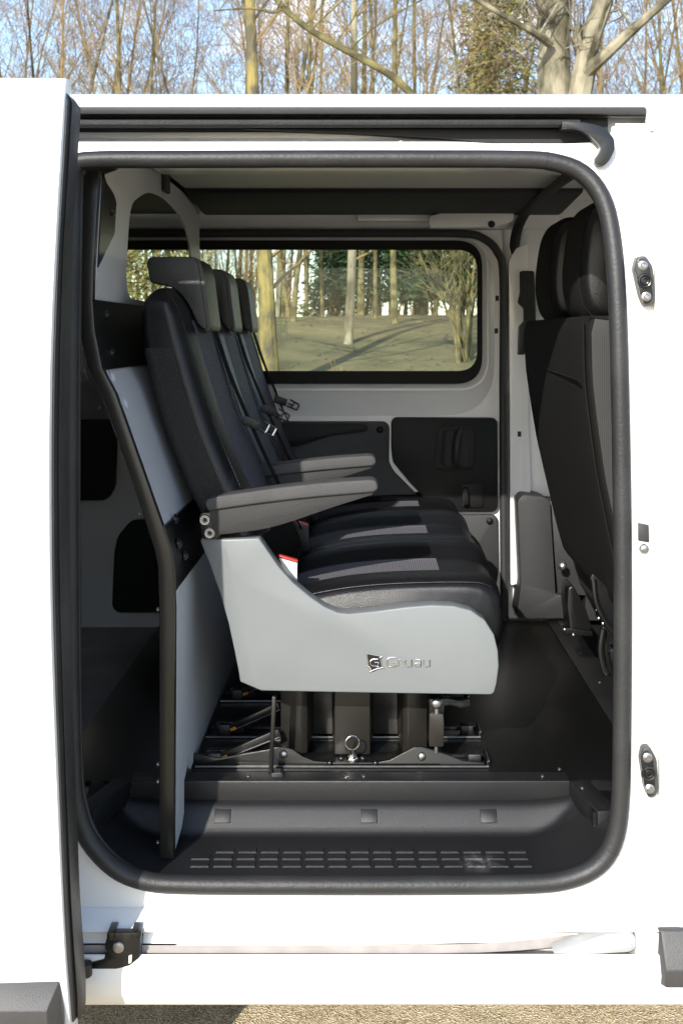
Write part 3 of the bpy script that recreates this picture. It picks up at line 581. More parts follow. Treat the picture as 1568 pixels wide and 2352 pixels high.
# =================================================================== PARTITION behind the rear seats
part = thing('partition_wall', 'grey panelled partition with black bands and folded post behind the rear seats', 'partition', (-0.36, 0.14, ZT))
YP = 0.14
pu = [(228, 380), (228, 392), (215, 615), (213, 690), (218, 760), (235, 846), (266, 905), (332, 1091), (374, 1211), (390, 1262), (397, 1300), (402, 1402), (399, 1974)]
pxz = [(X_(a, YP), Z_(b_, YP)) for a, b_ in pu]
zx = sorted([(z, x) for x, z in pxz])
XP = lambda z: interp(zx, z)
left = [(190, 392), (178, 615), (177, 690), (183, 760), (202, 846), (232, 905), (299, 1091), (338, 1211), (355, 1262), (363, 1300), (366, 1402), (367, 1974)]
mb = MB(); post = [(X_(a, YP), Z_(b_, YP)) for a, b_ in left] + [(x, z) for x, z in reversed(pxz[1:])]
k = len(left)
vs = [(x, YP, z) for x, z in post] + [(x, YP+0.022, z) for x, z in post]; n2_ = 2*k
fs = [(i, i+1, n2_-2-i, n2_-1-i) for i in range(k-1)]
fs += [tuple(j+n2_ for j in reversed(f)) for f in fs] + [(i, (i+1) % n2_, (i+1) % n2_+n2_, i+n2_) for i in range(n2_)]
mb.add(vs, fs); mb.build('post', M['post'], part, bevel=0.002)
for u, v in ((178, 668), (231, 935), (366, 1400), (325, 1180), (366, 1935), (366, 1755), (366, 1795), (195, 420)):
    mb = MB(); mb.disc(P(u-1, v, YP+0.012), (-1,0,0), 0.004, 0.004, 10, dome=0.001); mb.build('rivet', M['steel'], part)
def sheet(poly, hole=None, off=0.0, th=0.005):
    """panel given in (y,z); it follows the bent section of the partition"""
    loops = [poly] + ([hole] if hole else [])
    flat = [p for l in loops for p in l]; n = len(flat)
    tris = tessellate_polygon([[Vector((p[0], p[1], 0)) for p in l] for l in loops])
    vs = [(XP(z)+off, y, z) for y, z in flat] + [(XP(z)+off-th, y, z) for y, z in flat]
    fs = [tuple(t_) for t_ in tris] + [tuple(i+n for i in t_) for t_ in tris]; o = 0
    for l in loops:
        q = len(l); fs += [(o+i, o+(i+1) % q, o+(i+1) % q+n, o+i+n) for i in range(q)]; o += q
    return MB().add(vs, fs)
Zp = lambda v: Z_(v, YP)
ye = 1.46
hole = fillet([(0.43, Zp(688)+0.012), (0.43, H+0.285), (0.60, H+0.335), (0.82, H+0.35), (1.05, H+0.335), (1.20, H+0.30), (1.31, H+0.235), (1.31, H+0.09), (1.22, Zp(688)+0.012)], [0.08, 0.05, 0.1, 0.1, 0.1, 0.1, 0.1, 0.05, 0.05], 5)
zz = [Zp(690), Zp(615)]
upp = [(YP+0.022, Zp(690)), (YP+0.022, Zp(400)), (0.30, H+0.34), (0.34, H+0.40), (1.30, H+0.40), (1.43, H+0.365), (1.45, H+0.27), (1.48, H+0.24), (1.50, H+0.10), (1.50, Zp(690))]
sheet(upp, hole).build('upper_panel', M['greyboard'], part)
def strips(v0, v1, off, y0=YP+0.001, y1=1.5, nm='cover_band', mt=None):
    zs = sorted([z for z, x in zx if Zp(v1) < z < Zp(v0)] + [Zp(v0), Zp(v1)])
    mb = MB(); 
    mb.loft([[Vector((XP(z)+off, y0, z)), Vector((XP(z)+off, y1, z)), Vector((XP(z)+off-0.006, y1, z)), Vector((XP(z)+off-0.006, y0, z))] for z in zs])
    return mb.build(nm, mt, part)
strips(846, 1211, 0.0, YP+0.022, nm='middle_panel', mt=M['greyboard'])
cb1 = strips(688, 850, 0.004, mt=M['black']); cb2 = strips(1209, 1357, 0.004, mt=M['black'])
def bolts(parent, lst):
    for y, v, off in lst: z = Zp(v); mb = MB(); mb.disc((XP(z)+off, y, z), (1, 0, 0.15), 0.011, 0.003, 16, dome=0.005); mb.build('bolt', M['black'], parent)
bolts(cb1, [(0.22, 722, 0.005), (0.22, 812, 0.005)]); bolts(cb2, [(0.24, 1212, 0.006), (0.24, 1300, 0.006), (0.20, 1262, 0.006)])
for y, v in ((0.185, 868), (0.19, 930)): z = Zp(v); mb = MB(); mb.disc((XP(z)+0.0005, y, z), (1, 0, 0.4), 0.012, 0.002, 16, dome=0.003); mb.build('bolt_cap', M['greyboard'], part)
low = [(YP+0.022, Zp(1357)), (YP+0.022, Z_(1960, YP)), (0.244, H-0.985), (0.262, H-0.968), (0.262, H-0.905), (0.327, H-0.885), (0.335, H-0.860), (0.36, H-0.905), (1.5, H-0.905), (1.5, Zp(1357))]
low = [(YP+0.022, Zp(1357)), (YP+0.022, Zp(1402)), (YP+0.022, Z_(1962, YP)), (0.236, H-0.982), (0.262, H-0.965), (0.262, H-0.900), (0.30, H-0.885), (0.30, H-0.86), (0.345, H-0.908), (1.5, H-0.908), (1.5, Zp(1402)), (1.5, Zp(1357))]
sheet(low).build('lower_panel', M['greyboard'], part)
mb = MB(); bz = [(0.163, Zp(394)), (0.185, Zp(425)), (0.27, Zp(440)), (0.285, Zp(455)), (0.285, Zp(525)), (0.163, Zp(612))]
bz = [(0.1625, Zp(393)), (0.19, Zp(412)), (0.255, Zp(428)), (0.285, Zp(445)), (0.285, Zp(520)), (0.1625, Zp(613))]
sheet(bz, off=0.004, th=0.004).build('corner_plate', M['black'], part)
bolts(part, [(0.245, 470, 0.004)])
mb = MB(); z0 = H+0.40; mb.loft([[(XP(z)+0.012, y, z) for y in (0.79, 0.85)] + [(XP(z)+0.004, y, z) for y in (0.85, 0.79)] for z in (H+0.41, H+0.375, H+0.36)]); mb.build('strap', M['strap'], part)
# headrest / load seen through the partition window
# =================================================================== REAR SEATS
SY, SW, PITCH = 0.335, 0.43, 0.455
def seat_parts(root, first=False):
    y0 = SY
    # ---------------- backrest: lofted sections
    fr_ = [(1236, 600), (1180, 580), (1130, 559), (1060, 529), (990, 500), (930, 480), (880, 464), (840, 452), (800, 440), (760, 428), (720, 415), (695, 404), (675, 393), (662, 382)]
    bk_ = [(1236, 468), (1180, 447), (1130, 423), (1060, 394), (990, 367), (930, 348), (880, 335), (840, 326), (800, 318), (760, 313), (720, 313), (695, 320), (675, 334), (662, 352)]
    NL = 72; vs_ = sorted(set([a for a, _ in fr_] + list(range(690, 1236, 22))), reverse=True)
    tf, tb = sorted(fr_), sorted(bk_)
    def sect(v, shrink=0.0):
        xf, xb = X_(interp(tf, v), y0), X_(interp(tb, v), y0); z = Z_(v, y0); w_ = SW/2; yc = y0 + w_; ring = []
        top = max(0.0, (700-v)/40.0)
        for k in range(NL):
            a = 2*math.pi*(k+0.5)/NL; ca, sa = math.cos(a), math.sin(a); n_ = 0.36
            ex = math.copysign(abs(ca)**n_, ca); ey = math.copysign(abs(sa)**n_, sa)
            y = yc + (w_ - 0.03*top**2)*ey
            x = (xf+xb)/2 + (xf-xb)/2*ex
            q = (y-yc)/w_
            if ca > 0:
                x += (0.014*(1-q*q) - 0.006*math.exp(-(q/0.42)**4))*min(1, abs(ca)*2.2)*(1-0.6*min(1, top))
            if v > 818 and ex < -0.02 and sa < 0: y += 0.009*sstep(818, 850, v)*(1 if ex > -0.95 else 0.6)
            if sa < 0 and ex > -0.1: y -= 0.011*math.sin(math.pi*min(1, max(0, (ex+0.1)/1.05)))*(1-top)
            ring.append(Vector((x, y, z)))
        return ring
    rings = [sect(v) for v in vs_]
    rings.append([p*0.75 + (sum((q for q in rings[-1]), Vector())/NL)*0.25 + Vector((0,0,0.004)) for p in rings[-1]])
    fi = [k for k in range(NL) if math.cos(2*math.pi*(k+0.5)/NL) > 0]
    def mf(i, j):
        a = 2*math.pi*(i+1)/NL; ca, sa = math.cos(a), math.sin(a); v = vs_[min(j, len(vs_)-1)]
        if abs(sa) < 0.30 and ca > 0: return 1 if v > 745 else 0
        n_ = 0.36; ex = math.copysign(abs(ca)**n_, ca) if abs(ca) > 1e-6 else 0
        if v > 818 and (ex < -0.02 or ca < 0): return 2
        return 0
    mb = MB(); mb.loft(rings, mf=mf)
    br = mb.build('backrest', [M['leather'], M['fabricz'], M['foam']], root, ang=70)
    # stitched seam along the front edge of the bolster
    mb = MB(); sm = cr([P(interp(tf, v)-2, v, y0-0.002) for v in range(670, 1130, 30)], 3)
    mb.tube(sm, 0.0010, 5); 
    for i in range(0, len(sm)-1, 1):
        a, c = sm[i], sm[i]*0.45 + sm[i+1]*0.55; mb.tube([a + Vector((0.001,-0.0012,0)), c + Vector((0.001,-0.0012,0))], 0.0006, 4, mi=1)
    mb.build('seam', [M['leather'], M['stitch']], br, weld=False)
    # ---------------- headrest
    yh = y0 + 0.09
    mb = MB(); hp = fillet([(337, 604), (343, 590), (449, 590), (457, 612), (476, 750), (470, 758), (452, 742), (432, 695), (405, 664), (372, 653), (346, 650)], [4, 8, 8, 14, 8, 8, 12, 20, 18, 10, 6], 5)
    mb.uvprism(hp, yh, yh+0.175); hr_ = mb.build('headrest', M['leather2'], root, bevel=0.010, seg=3)
    mb = MB(); pp = fillet([(449, 593), (458, 597), (468, 622), (484, 750), (481, 762), (472, 760), (458, 690)], [3, 6, 14, 8, 6, 5, 20], 5)
    mb.uvprism(pp, yh+0.002, yh+0.173); mb.build('pad', M['leather2'], hr_, bevel=0.004, seg=3)
    mb = MB(); mb.tube([P(420, 700, yh+0.04), P(408, 640, yh+0.04)], 0.006, 8); mb.build('headrest_rod', M['black'], hr_); mb = MB(); mb.tube([P(420, 700, yh+0.13), P(408, 640, yh+0.13)], 0.006, 8); mb.build('headrest_rod', M['black'], hr_)
    # ---------------- cushion
    D = y0
    top_uv = [(650, 1392), (700, 1370), (770, 1355), (840, 1346), (910, 1341), (970, 1339), (1020, 1338), (1066, 1338), (1102, 1340), (1128, 1349), (1147, 1371), (1156, 1405), (1158, 1440), (1150, 1482), (1132, 1500), (1080, 1504), (800, 1504), (650, 1490), (640, 1440)]
    lp = [(X_(p.x, D), Z_(p.y, D)) for p in cr([(a, b_, 0) for a, b_ in top_uv], 3, True)]
    cx = sum(p[0] for p in lp)/len(lp); cz = sum(p[1] for p in lp)/len(lp)
    zmax = max(p[1] for p in lp)
    stations = [0.0, 0.004, 0.012, 0.025, 0.05, 0.08, 0.11, 0.135, 0.142, 0.15, 0.19, 0.215, 0.24, 0.28, 0.288, 0.295, 0.32, 0.35, 0.38, 0.405, 0.418, 0.426, 0.43]
    def crown(s_):
        e = min(s_, SW-s_)
        b_ = (0.009 if s_ < SW/2 else 0.024)*math.sin(min(1, e/0.07)*math.pi/2)
        return b_*(1-sstep(0.085, 0.150, e)) - 0.008*sstep(0.085, 0.150, e)
    rings = []
    for s_ in stations:
        e = min(s_, SW-s_); ins = 0.016*(1-min(1, e/0.025))**2; ring = []
        for x, z in lp:
            up = sstep(zmax-0.09, zmax-0.005, z)
            fx = 1 if x > cx else -1
            ring.append(Vector((x - ins*fx*min(1, abs(x-cx)/0.05) + (0.006*sstep(0.02,0.12,e) if x > 0.25 else 0), D+s_, z - ins*(1 if z > cz else -1)*0.8 + crown(s_)*up)))
        rings.append(ring)
    nlp = len(lp)
    xi = X_(1008, D+0.145)
    def mf2(i, j):
        s_ = (stations[j]+stations[j+1])/2 if j+1 < len(stations) else 0
        x = (lp[i][0]+lp[(i+1) % nlp][0])/2; z = lp[i][1]
        return 1 if 0.145 < s_ < 0.285 and z > zmax-0.075 and -0.2 < x < xi else 0
    mb = MB(); mb.loft(rings, mf=mf2); cu = mb.build('cushion', [M['leather'], M['fabric']], root, ang=50)
    mb = MB(); sm = cr([P(u, v-1.0, D+0.003) for u, v in top_uv[:10]], 6)
    mb.tube([p + Vector((0, 0.0015, -0.0004)) for p in sm], 0.0009, 5); mb.build('seam', M['stitch'], cu) if False else mb.build('seam', M['leather'], cu)
    # ---------------- buckle
    by = y0 + 0.055
    mb = MB(); c0 = P(668, 1308, by); ax = (P(694, 1292, by)-P(645, 1278, by)).normalized(); az = (P(651, 1275, by)-P(668, 1345, by)).normalized()
    mb.loft([[c0 + ax*sx_*w_ + az*h_ + Vector((0, sy_*0.010, 0)) for sx_, sy_ in ((-1,-1),(1,-1),(1,1),(-1,1))] for h_, w_ in ((-0.05, 0.011), (-0.01, 0.014), (0.014, 0.019), (0.024, 0.022))])
    bu = mb.build('buckle', M['plastic'], root, bevel=0.002)
    mb = MB(); mb.obox(c0 + az*0.0255, ax*0.0215, (0,0.009,0), az*0.002); mb.build('release_button', M['red'], bu, bevel=0.001)
    if first:
        mb = MB(); mb.loft([[c0 + ax*sx_*w_ + az*h_ + Vector((0, yy, 0)) for sx_, yy in ((-1,-0.0125),(1,-0.0125),(1,-0.010),(-1,-0.010))] for h_, w_ in ((-0.028, 0.008), (-0.008, 0.012), (0.012, 0.017), (0.022, 0.020))]); mb.build('buckle_label', M['white_label'], bu)
    # ---------------- belt on the front of the backrest
    mb = MB(); yb = y0 + 0.345
    pa, pb, pc = P(482, 745, yb), P(568, 970, yb), P(684, 1215, yb)
    pts = cr([pa + Vector((-0.03,0,0.02)), pa, P(518, 850, yb-0.01), pb, P(618, 1080, yb-0.005), pc], 4)
    rgs_ = [[p + Vector((0.004, -0.023, 0.01)), p + Vector((0.010, 0.023, -0.004)), p + Vector((0.007, 0.023, -0.005)), p + Vector((0.001, -0.023, 0.009))] for p in pts]
    mb.loft(rgs_); be = mb.build('seat_belt', M['belt'], root, bevel=0)
    mb = MB(); q = pb + Vector((0.012, -0.02, 0)); mb.obox(q, (0.019, 0.003, -0.007), (0.0, 0.003, 0), (0.003, 0, 0.011)); mb.build('tongue_grip', M['plastic'], be, bevel=0.002)
    mb = MB(); d1 = Vector((0.030, -0.012, -0.014)); q2 = q + Vector((0.026, -0.004, -0.007)); wz = Vector((0.005, 0.004, 0.010))
    loop_o = [q2 - wz, q2 + wz, q2 + d1 + wz*0.8, q2 + d1 - wz*0.8]; 
    th = Vector((0, 0.0012, 0))
    for A_, B_ in ((q2-wz, q2+d1-wz*0.8), (q2+wz, q2+d1+wz*0.8), (q2+d1-wz*0.8, q2+d1+wz*0.8), (q2-wz*0.2, q2+d1*0.45-wz*0.2), (q2+d1*0.45-wz, q2+d1*0.45+wz)): mb.tube([A_, B_], 0.0028, 6, flat=((0,1,0), 0.5))
    mb.build('belt_tongue', M['chrome'], be)
def armrest(root):
    ya, yb = SY-0.062, SY-0.004
    mb = MB(); pad = fillet([(470, 1160), (474, 1147), (505, 1139), (660, 1117), (760, 1107), (852, 1101), (865, 1106), (869, 1122), (860, 1131), (760, 1139), (660, 1149), (560, 1162), (478, 1174)], [5, 6, 10, 40, 40, 6, 6, 6, 8, 40, 40, 40, 5], 4)
    mb.uvprism(pad, ya, yb); ar = mb.build('armrest', M['arm'], root, bevel=0.009, seg=3)
    mb = MB(); sup = fillet([(480, 1168), (660, 1146), (858, 1128), (856, 1136), (760, 1166), (660, 1201), (600, 1217), (505, 1228), (488, 1222)], [2, 20, 2, 4, 30, 40, 30, 12, 6], 5)
    mb.uvprism(sup, ya+0.008, yb-0.008); mb.build('armrest_support', M['armdark'], ar, bevel=0.006, seg=3)
    mb = MB(); mb.uvprism(fillet([(458, 1184), (464, 1178), (488, 1178), (492, 1190), (508, 1228), (500, 1237), (466, 1237), (462, 1220)], 4, 3), ya+0.012, yb); mb.build('hinge_plate', M['black'], ar, bevel=0.002)
    for u, v in ((471, 1194), (482, 1224)):
        m2 = MB(); m2.disc(P(u, v, ya+0.012), (0,-1,0), 0.0115, 0.005, 20); m2.ring(P(u, v, ya+0.0066), (0,-1,0), 0.0055, 0.0014, 16, 6); m2.disc(P(u, v, ya+0.0072), (0,-1,0), 0.004, 0.0008, 10, mi=1); m2.build('hinge_bolt', [M['steel'], M['blackmatt']], ar)
seats = []
sG = 'rear row of black leather seats'
s2 = thing('rear_seat', 'middle black rear seat with an armrest, between two other rear seats', 'seat', (0.0, SY, ZF), sG)
seat_parts(s2, False); armrest(s2)
s3 = copy_tree(s2, None, skip=('armrest',)); s3.location = (0, SY+2*PITCH, ZF); s3['label'] = 'farthest black rear seat, beside the window of the opposite door'
s1 = thing('rear_seat', 'nearest black leather rear seat, with grey side cover, armrest and white buckle label', 'seat', (0.0, SY, ZF), sG)
s2.location = (0, SY+PITCH, ZF)
seat_parts(s1, True); armrest(s1)
# grey side cover of the near seat
yc0 = 0.288
top = [(595, 1236), (612, 1262), (640, 1302), (672, 1338), (710, 1370), (745, 1394), (775, 1407), (800, 1410), (860, 1404), (930, 1395), (990, 1390), (1040, 1392), (1080, 1402), (1112, 1424), (1134, 1458), (1143, 1495), (1145, 1530), (1140, 1570), (1134, 1592), (1126, 1596)]
bot = [(1050, 1595), (800, 1591), (600, 1587)]
lef = [(550, 1571), (546, 1545), (537, 1500), (523, 1435), (503, 1365), (478, 1295), (458, 1246), (460, 1239), (515, 1239)]
mb = MB()
ot = top + bot; oo = [P(u, v, yc0) for u, v in ot]
# front main face, left facet set back, side walls
facet = [(600, 1587), (586, 1535), (572, 1480), (553, 1400), (537, 1330), (522, 1270), (515, 1239)]
fm = [P(u, v, yc0) for u, v in facet]
lf = [Vector((X_(u, yc0), yc0 + 0.013, Z_(v, yc0))) for u, v in lef[:-1]]
main = oo + fm[1:]            # ends at facet top
A_ = len(main)
mb.add(main, [tuple(range(A_))])
fl = fm + list(reversed(lf)); mb.add(fl, [tuple(range(len(fl)))])
outl = oo[:] + lf + [fm[-1]]
bkk = [Vector((p.x, 0.332, p.z)) for p in outl]; no = len(outl)
mb.add(outl + bkk, [(i, (i+1) % no, (i+1) % no+no, i+no) for i in range(no)] + [tuple(range(2*no-1, no-1, -1))])
cov = mb.build('side_cover', M['cover'], s1, bevel=0.007, seg=3, ang=30)
# chrome lettering "Gruau" with its emblem
yb = yc0 - 0.0005
mb = MB()
def stroke(pts, w_=2.0, closed=False):
    q = [P(u, v, yb) for u, v in pts]
    mb.tube(q, w_*(yb+DC)/F, 8, flat=((0,1,0), 0.8), closed=closed)
def arcp(c, r, a0, a1, n=6): return [(c[0] + r*math.cos(R(a0 + (a1-a0)*i/n)), c[1] + r*math.sin(R(a0 + (a1-a0)*i/n))) for i in range(n+1)]
bl = 1531
stroke([(909, 1510)] + [(897, 1510)] + arcp((896, 1518), 7.5, 270, 180) + arcp((896, 1523.5), 7.5, 180, 90) + [(909, 1531), (909, 1521.5), (900, 1521.5)], 1.8)
stroke([(914.5, 1531), (914.5, 1516)]); stroke([(914.5, 1515.5), (922, 1515.5), (925.5, 1517), (926.5, 1521)])
def uu(x): stroke([(x, 1515), (x, 1525)] + arcp((x+5, 1526), 5, 180, 90, 4) + [(x+14, 1531), (x+14, 1515)])
uu(931); uu(972.5)
stroke([(953, 1515.5), (962, 1515.5)] + arcp((962, 1519), 3.6, 270, 360, 4) + [(965.6, 1531), (955, 1531), (952.5, 1528.5), (952.5, 1525.5), (955, 1523), (965, 1523)])
bd = mb.build('badge_lettering', M['chrome'], cov)
mb = MB()
mb.uvprism([(842, 1501), (876, 1508), (874, 1534), (857, 1543), (846, 1530)], yb-0.001, yb+0.003, mi=1)
def st2(pts, w_=1.6): mb.tube([P(u, v, yb-0.002) for u, v in pts], w_*(yb+DC)/F, 8, flat=((0,1,0), 0.8))
st2([(842, 1501), (876, 1508)], 1.2); st2([(842, 1501), (846, 1531)], 1.2); st2([(876, 1508), (873, 1513), (876, 1531)], 1.2)
st2([(868, 1514), (858, 1514)] + arcp((857, 1522), 7.5, 270, 90, 8) + [(868, 1529.5), (868, 1521.5), (860, 1521.5)], 2.3)
st2(cr([(849, 1543, 0), (862, 1537, 0), (879, 1533, 0)], 4) and [(849, 1543), (855, 1540), (862, 1537.2), (870, 1535), (880, 1533)], 1.9)
st2([(871, 1511), (878, 1507)], 1.5); st2([(842, 1528), (848, 1532), (852, 1538)], 1.6)
mb.build('emblem', [M['chrome'], M['black']], cov)
# =================================================================== SEAT PEDESTAL AND RAILS
ped = thing('seat_pedestal', 'black folded steel pedestal under the nearest rear seat with ring pin and strut', 'seat base', (0.0, 0.40, ZF))
yp = 0.40
def pl(lst): return [Vector((X_(u, yp), y, 0)) for u, y in lst]
fold = pl([(640, 0.455), (642, 0.43), (690, 0.422), (705, 0.43), (712, 0.54), (760, 0.54), (767, 0.418), (850, 0.418), (857, 0.54), (917, 0.54), (925, 0.428), (938, 0.421), (982, 0.428), (985, 0.455)])
mb = MB(); zt_ = H-0.62
back_ = [Vector((p.x, 1.45, 0)) for p in reversed(fold)]
ring0 = [p + Vector((0,0,ZF+0.012)) for p in fold + [back_[0], back_[-1]]]; ring1 = [p + Vector((0,0,zt_)) for p in fold + [back_[0], back_[-1]]]
mb.loft([ring0, ring1]); mb.build('folded_panel', M['post'], ped, bevel=0.003)
mb = MB(); bpz = [(440, 1763), (445, 1730), (500, 1742), (615, 1722), (632, 1717), (650, 1716), (672, 1722), (695, 1738), (720, 1748), (760, 1752), (860, 1752), (895, 1746), (925, 1730), (950, 1717), (968, 1716), (990, 1722), (1030, 1735), (1062, 1748), (1112, 1752), (1114, 1763)]
mb.uvprism(bpz, 0.380, 0.388); mb.box(X_(620, yp), X_(1010, yp), 0.38, 0.44, ZF+0.004, ZF+0.010); bpl = mb.build('foot_plate', M['black'], ped, bevel=0.002)
for u, v in ((651, 1732), (968, 1737)):
    mb = MB(); mb.disc(P(u, v, 0.380), (0,-1,0), 0.009, 0.005, 12, dome=0.002); mb.disc(P(u+2, v-12, 0.392), (0,-1,0), 0.006, 0.004, 12); mb.build('plate_bolt', M['steel'], bpl)
mb = MB(); mb.ring(P(809, 1706, 0.372), (0.15,-1,0), 0.0145, 0.0016, 28, 8); mb.tube([P(809, 1721, 0.372), P(809, 1732, 0.372)], 0.0045, 10); mb.tube([P(809, 1732, 0.372), P(809, 1750, 0.372)], [0.0075, 0.0075], 6); mb.disc(P(809, 1744, 0.37), (0,-0.2,1), 0.012, 0.006, 6); mb.build('ring_pin', M['chrome'], ped)
for u, v in ((783, 1742), (833, 1742), (862, 1752), (757, 1752)): mb = MB(); mb.disc(P(u, v, 0.378), (0,-1,0), 0.006, 0.005, 10, dome=0.002); mb.build('plate_bolt', M['black'], bpl)
# diagonal strut on the left and damper on the right
mb = MB(); mb.obox((P(630, 1597, 0.33)+P(622, 1775, 0.33))/2, (P(630, 1597, 0.33)-P(622, 1775, 0.33))/2, (0.0042, 0, 0), (0, 0.010, 0)); mb.build('strut', M['black'], ped, bevel=0.0015)
mb = MB(); mb.uvprism(fillet([(622, 1776), (646, 1774), (650, 1780), (648, 1795), (640, 1803), (624, 1802)], 5, 4), 0.318, 0.342); mb.build('strut_foot', M['plastic'], ped, bevel=0.003)
mb = MB(); mb.uvprism(fillet([(986, 1640), (1018, 1640), (1019, 1660), (1018, 1715), (985, 1715)], 4, 3), 0.362, 0.400); lk = mb.build('lock_box', M['post'], ped, bevel=0.002)
mb = MB(); mb.uvprism([(986, 1606), (1020, 1606), (1020, 1640), (986, 1640)], 0.366, 0.398); mb.build('lock_bracket', M['black'], lk, bevel=0.002)
mb = MB(); mb.disc(P(1002, 1616, 0.364), (0,-1,0), 0.0115, 0.006, 18, dome=0.002); mb.tube([P(1002, 1622, 0.366), P(1002, 1638, 0.366)], 0.007, 12); mb.build('lock_pin', M['steel'], lk)
mb = MB(); mb.tube([P(1001, 1714, 0.37), P(1001, 1728, 0.37)], 0.004, 10); mb.build('lock_foot', M['steel'], lk)
mb = MB(); mb.tube(cr([P(1002, 1614, 0.375), P(1030, 1611, 0.375), P(1055, 1616, 0.38), P(1076, 1612, 0.385)], 4), [0.010]*4 + [0.008]*4 + [0.010]*5, 8, flat=((0,1,0), 0.6)); mb.build('release_lever', M['plastic'], lk)
rG = 'seat rails across the van floor'
rails = []
names = ['nearest of the three seat rails, in front of the pedestal ring pin', 'middle of the three black seat rails on the floor', 'farthest visible seat rail under the bench']
for i, (v, ul, ur) in enumerate(((1765, 448, 1122), (1697, 473, 1103), (1614, 506, 1076))):
    D_ = 0.919*F/(v-CV); y = D_-DC; k_ = D_/F
    rt = thing('floor_rail', names[i], 'seat rail', ((X_(ul, y)+X_(ur, y))/2, y, ZF), rG)
    xl_, xr_ = X_(ul, y), X_(ur, y)
    mb = MB(); mb.xsweep([(y, ZF), (y, ZF+0.003), (y+0.004, ZF+0.005), (y+0.012, ZF+0.005), (y+0.014, ZF+0.001), (y+0.060, ZF+0.001), (y+0.062, ZF+0.006), (y+0.070, ZF+0.006), (y+0.070, ZF)], xl_, xr_)
    mb.box(xr_-0.004, xr_, y, y+0.07, ZF, ZF+0.016); mb.build('rail_channel', M['black'], rt, bevel=0.0008)
    mb = MB(); mb.box(xl_, xr_, y-0.0015, y+0.0005, ZF+0.003, ZF+0.0062); mb.box(xr_-0.001, xr_+0.001, y, y+0.05, ZF+0.014, ZF+0.0172); mb.build('bright_edge', M['steel'], rt)
    mb = MB(); mb.box(xr_-0.042, xr_-0.014, y+0.020, y+0.050, ZF+0.001, ZF+0.022); mb.build('end_block', M['plastic'], rt, bevel=0.003); mb = MB(); mb.box(xl_+0.02, xl_+0.085, y+0.03, y+0.05, ZF+0.001, ZF+0.028); mb.build('end_block', M['plastic'], rt, bevel=0.003)
    mb = MB(); p0 = Vector((xl_+0.055, y+0.022, ZF+0.016)); p1 = Vector((X_(640, y), y+0.024, ZF+0.068))
    d = (p1-p0); mb.obox((p0+p1)/2, d/2, (0, 0.006, 0), Vector((-d.z, 0, d.x)).normalized()*0.009); mb.build('rail_strut', M['black'], rt, bevel=0.001)
    mb = MB(); mb.tube([p0 + Vector((0,-0.007,-0.004)), p1 + Vector((0,-0.007,-0.008))], 0.0012, 6); mb.build('strut_highlight_rod', M['steel'], rt)
    mb = MB(); mb.obox(p0 + Vector((-0.015, -0.002, -0.002)), (0.014,0,0), (0,0.010,0), (0,0,0.014)); mb.build('strut_pivot', M['plastic'], rt, bevel=0.004)
    mb = MB(); mb.obox(p0 + Vector((0.006, -0.010, 0.003)), (0.006,0,0.002), (0,0.002,0), (-0.001,0,0.003)); mb.build('orange_tab', mat('orange_plastic', (0.6, 0.2, 0.02), 0.5), rt)

# =================================================================== FRONT BENCH (seen from behind, right)
fb = thing('front_bench', 'black front passenger bench seen from behind with two headrests', 'seat', (0.52, 0.36, ZF))
nearp = [(1338, 725), (1340, 760), (1342, 870), (1352, 960), (1370, 1090), (1388, 1180), (1405, 1262), (1425, 1360), (1440, 1420)]
DN = 2.345; YN = DN-2
bx = [(X_(u, YN), Z_(v, YN)) for u, v in nearp]
mb = MB(); rings = []
fz_ = sorted([(z, x) for x, z in bx])
NY = 14; y1_ = 1.30
zs_ = [bx[0][1] + (bx[-1][1]-bx[0][1])*i/18 for i in range(19)]
for iz, z in enumerate(zs_):
    x0_ = interp(fz_, z); tt = 0.0 if iz else 0.010
    ring = []
    for j in range(NY+1):
        s_ = j/NY; y = YN + (y1_-YN)*s_
        bul = 0.006*math.sin(math.pi*s_) ; 
        ring.append(Vector((x0_ - bul + tt + 0.010*(1-min(1, min(s_, 1-s_)/0.05))**2 + 0.020*sstep(0.72, 1.0, s_)*(iz/18), y, z)))
    for j in range(NY+1):
        s_ = 1-j/NY; y = YN + (y1_-YN)*s_; ring.append(Vector((x0_ + 0.13 - tt, y, z)))
    rings.append(ring)
def mf3(i, j): return 1 if i == 2*NY+1 else 0
mb.loft(rings, mf=mf3); fbk = mb.build('backrest', [M['carpet'], M['ribseat']], fb, bevel=0.006, ang=50)
mb = MB(); 
for sgn in (1,):
    sp_ = [Vector((interp(fz_, z)-0.001, YN+0.001, z)) for z in zs_]; mb.tube(sp_, 0.0022, 6)
zq = Z_(875, YN)
mb.tube([Vector((interp(fz_, zq)-0.007, YN + 0.02 + 0.6*k_/10, zq + 0.014*(k_/10))) for k_ in range(11)], 0.0022, 6)
zq = zs_[0]; mb.tube([Vector((interp(fz_, zq)+0.008+0.012*k_, YN-0.0005, zq - 0.002 - 0.0015*k_)) for k_ in range(10)], 0.002, 6)
mb.build('seam', M['carpet'], fbk)
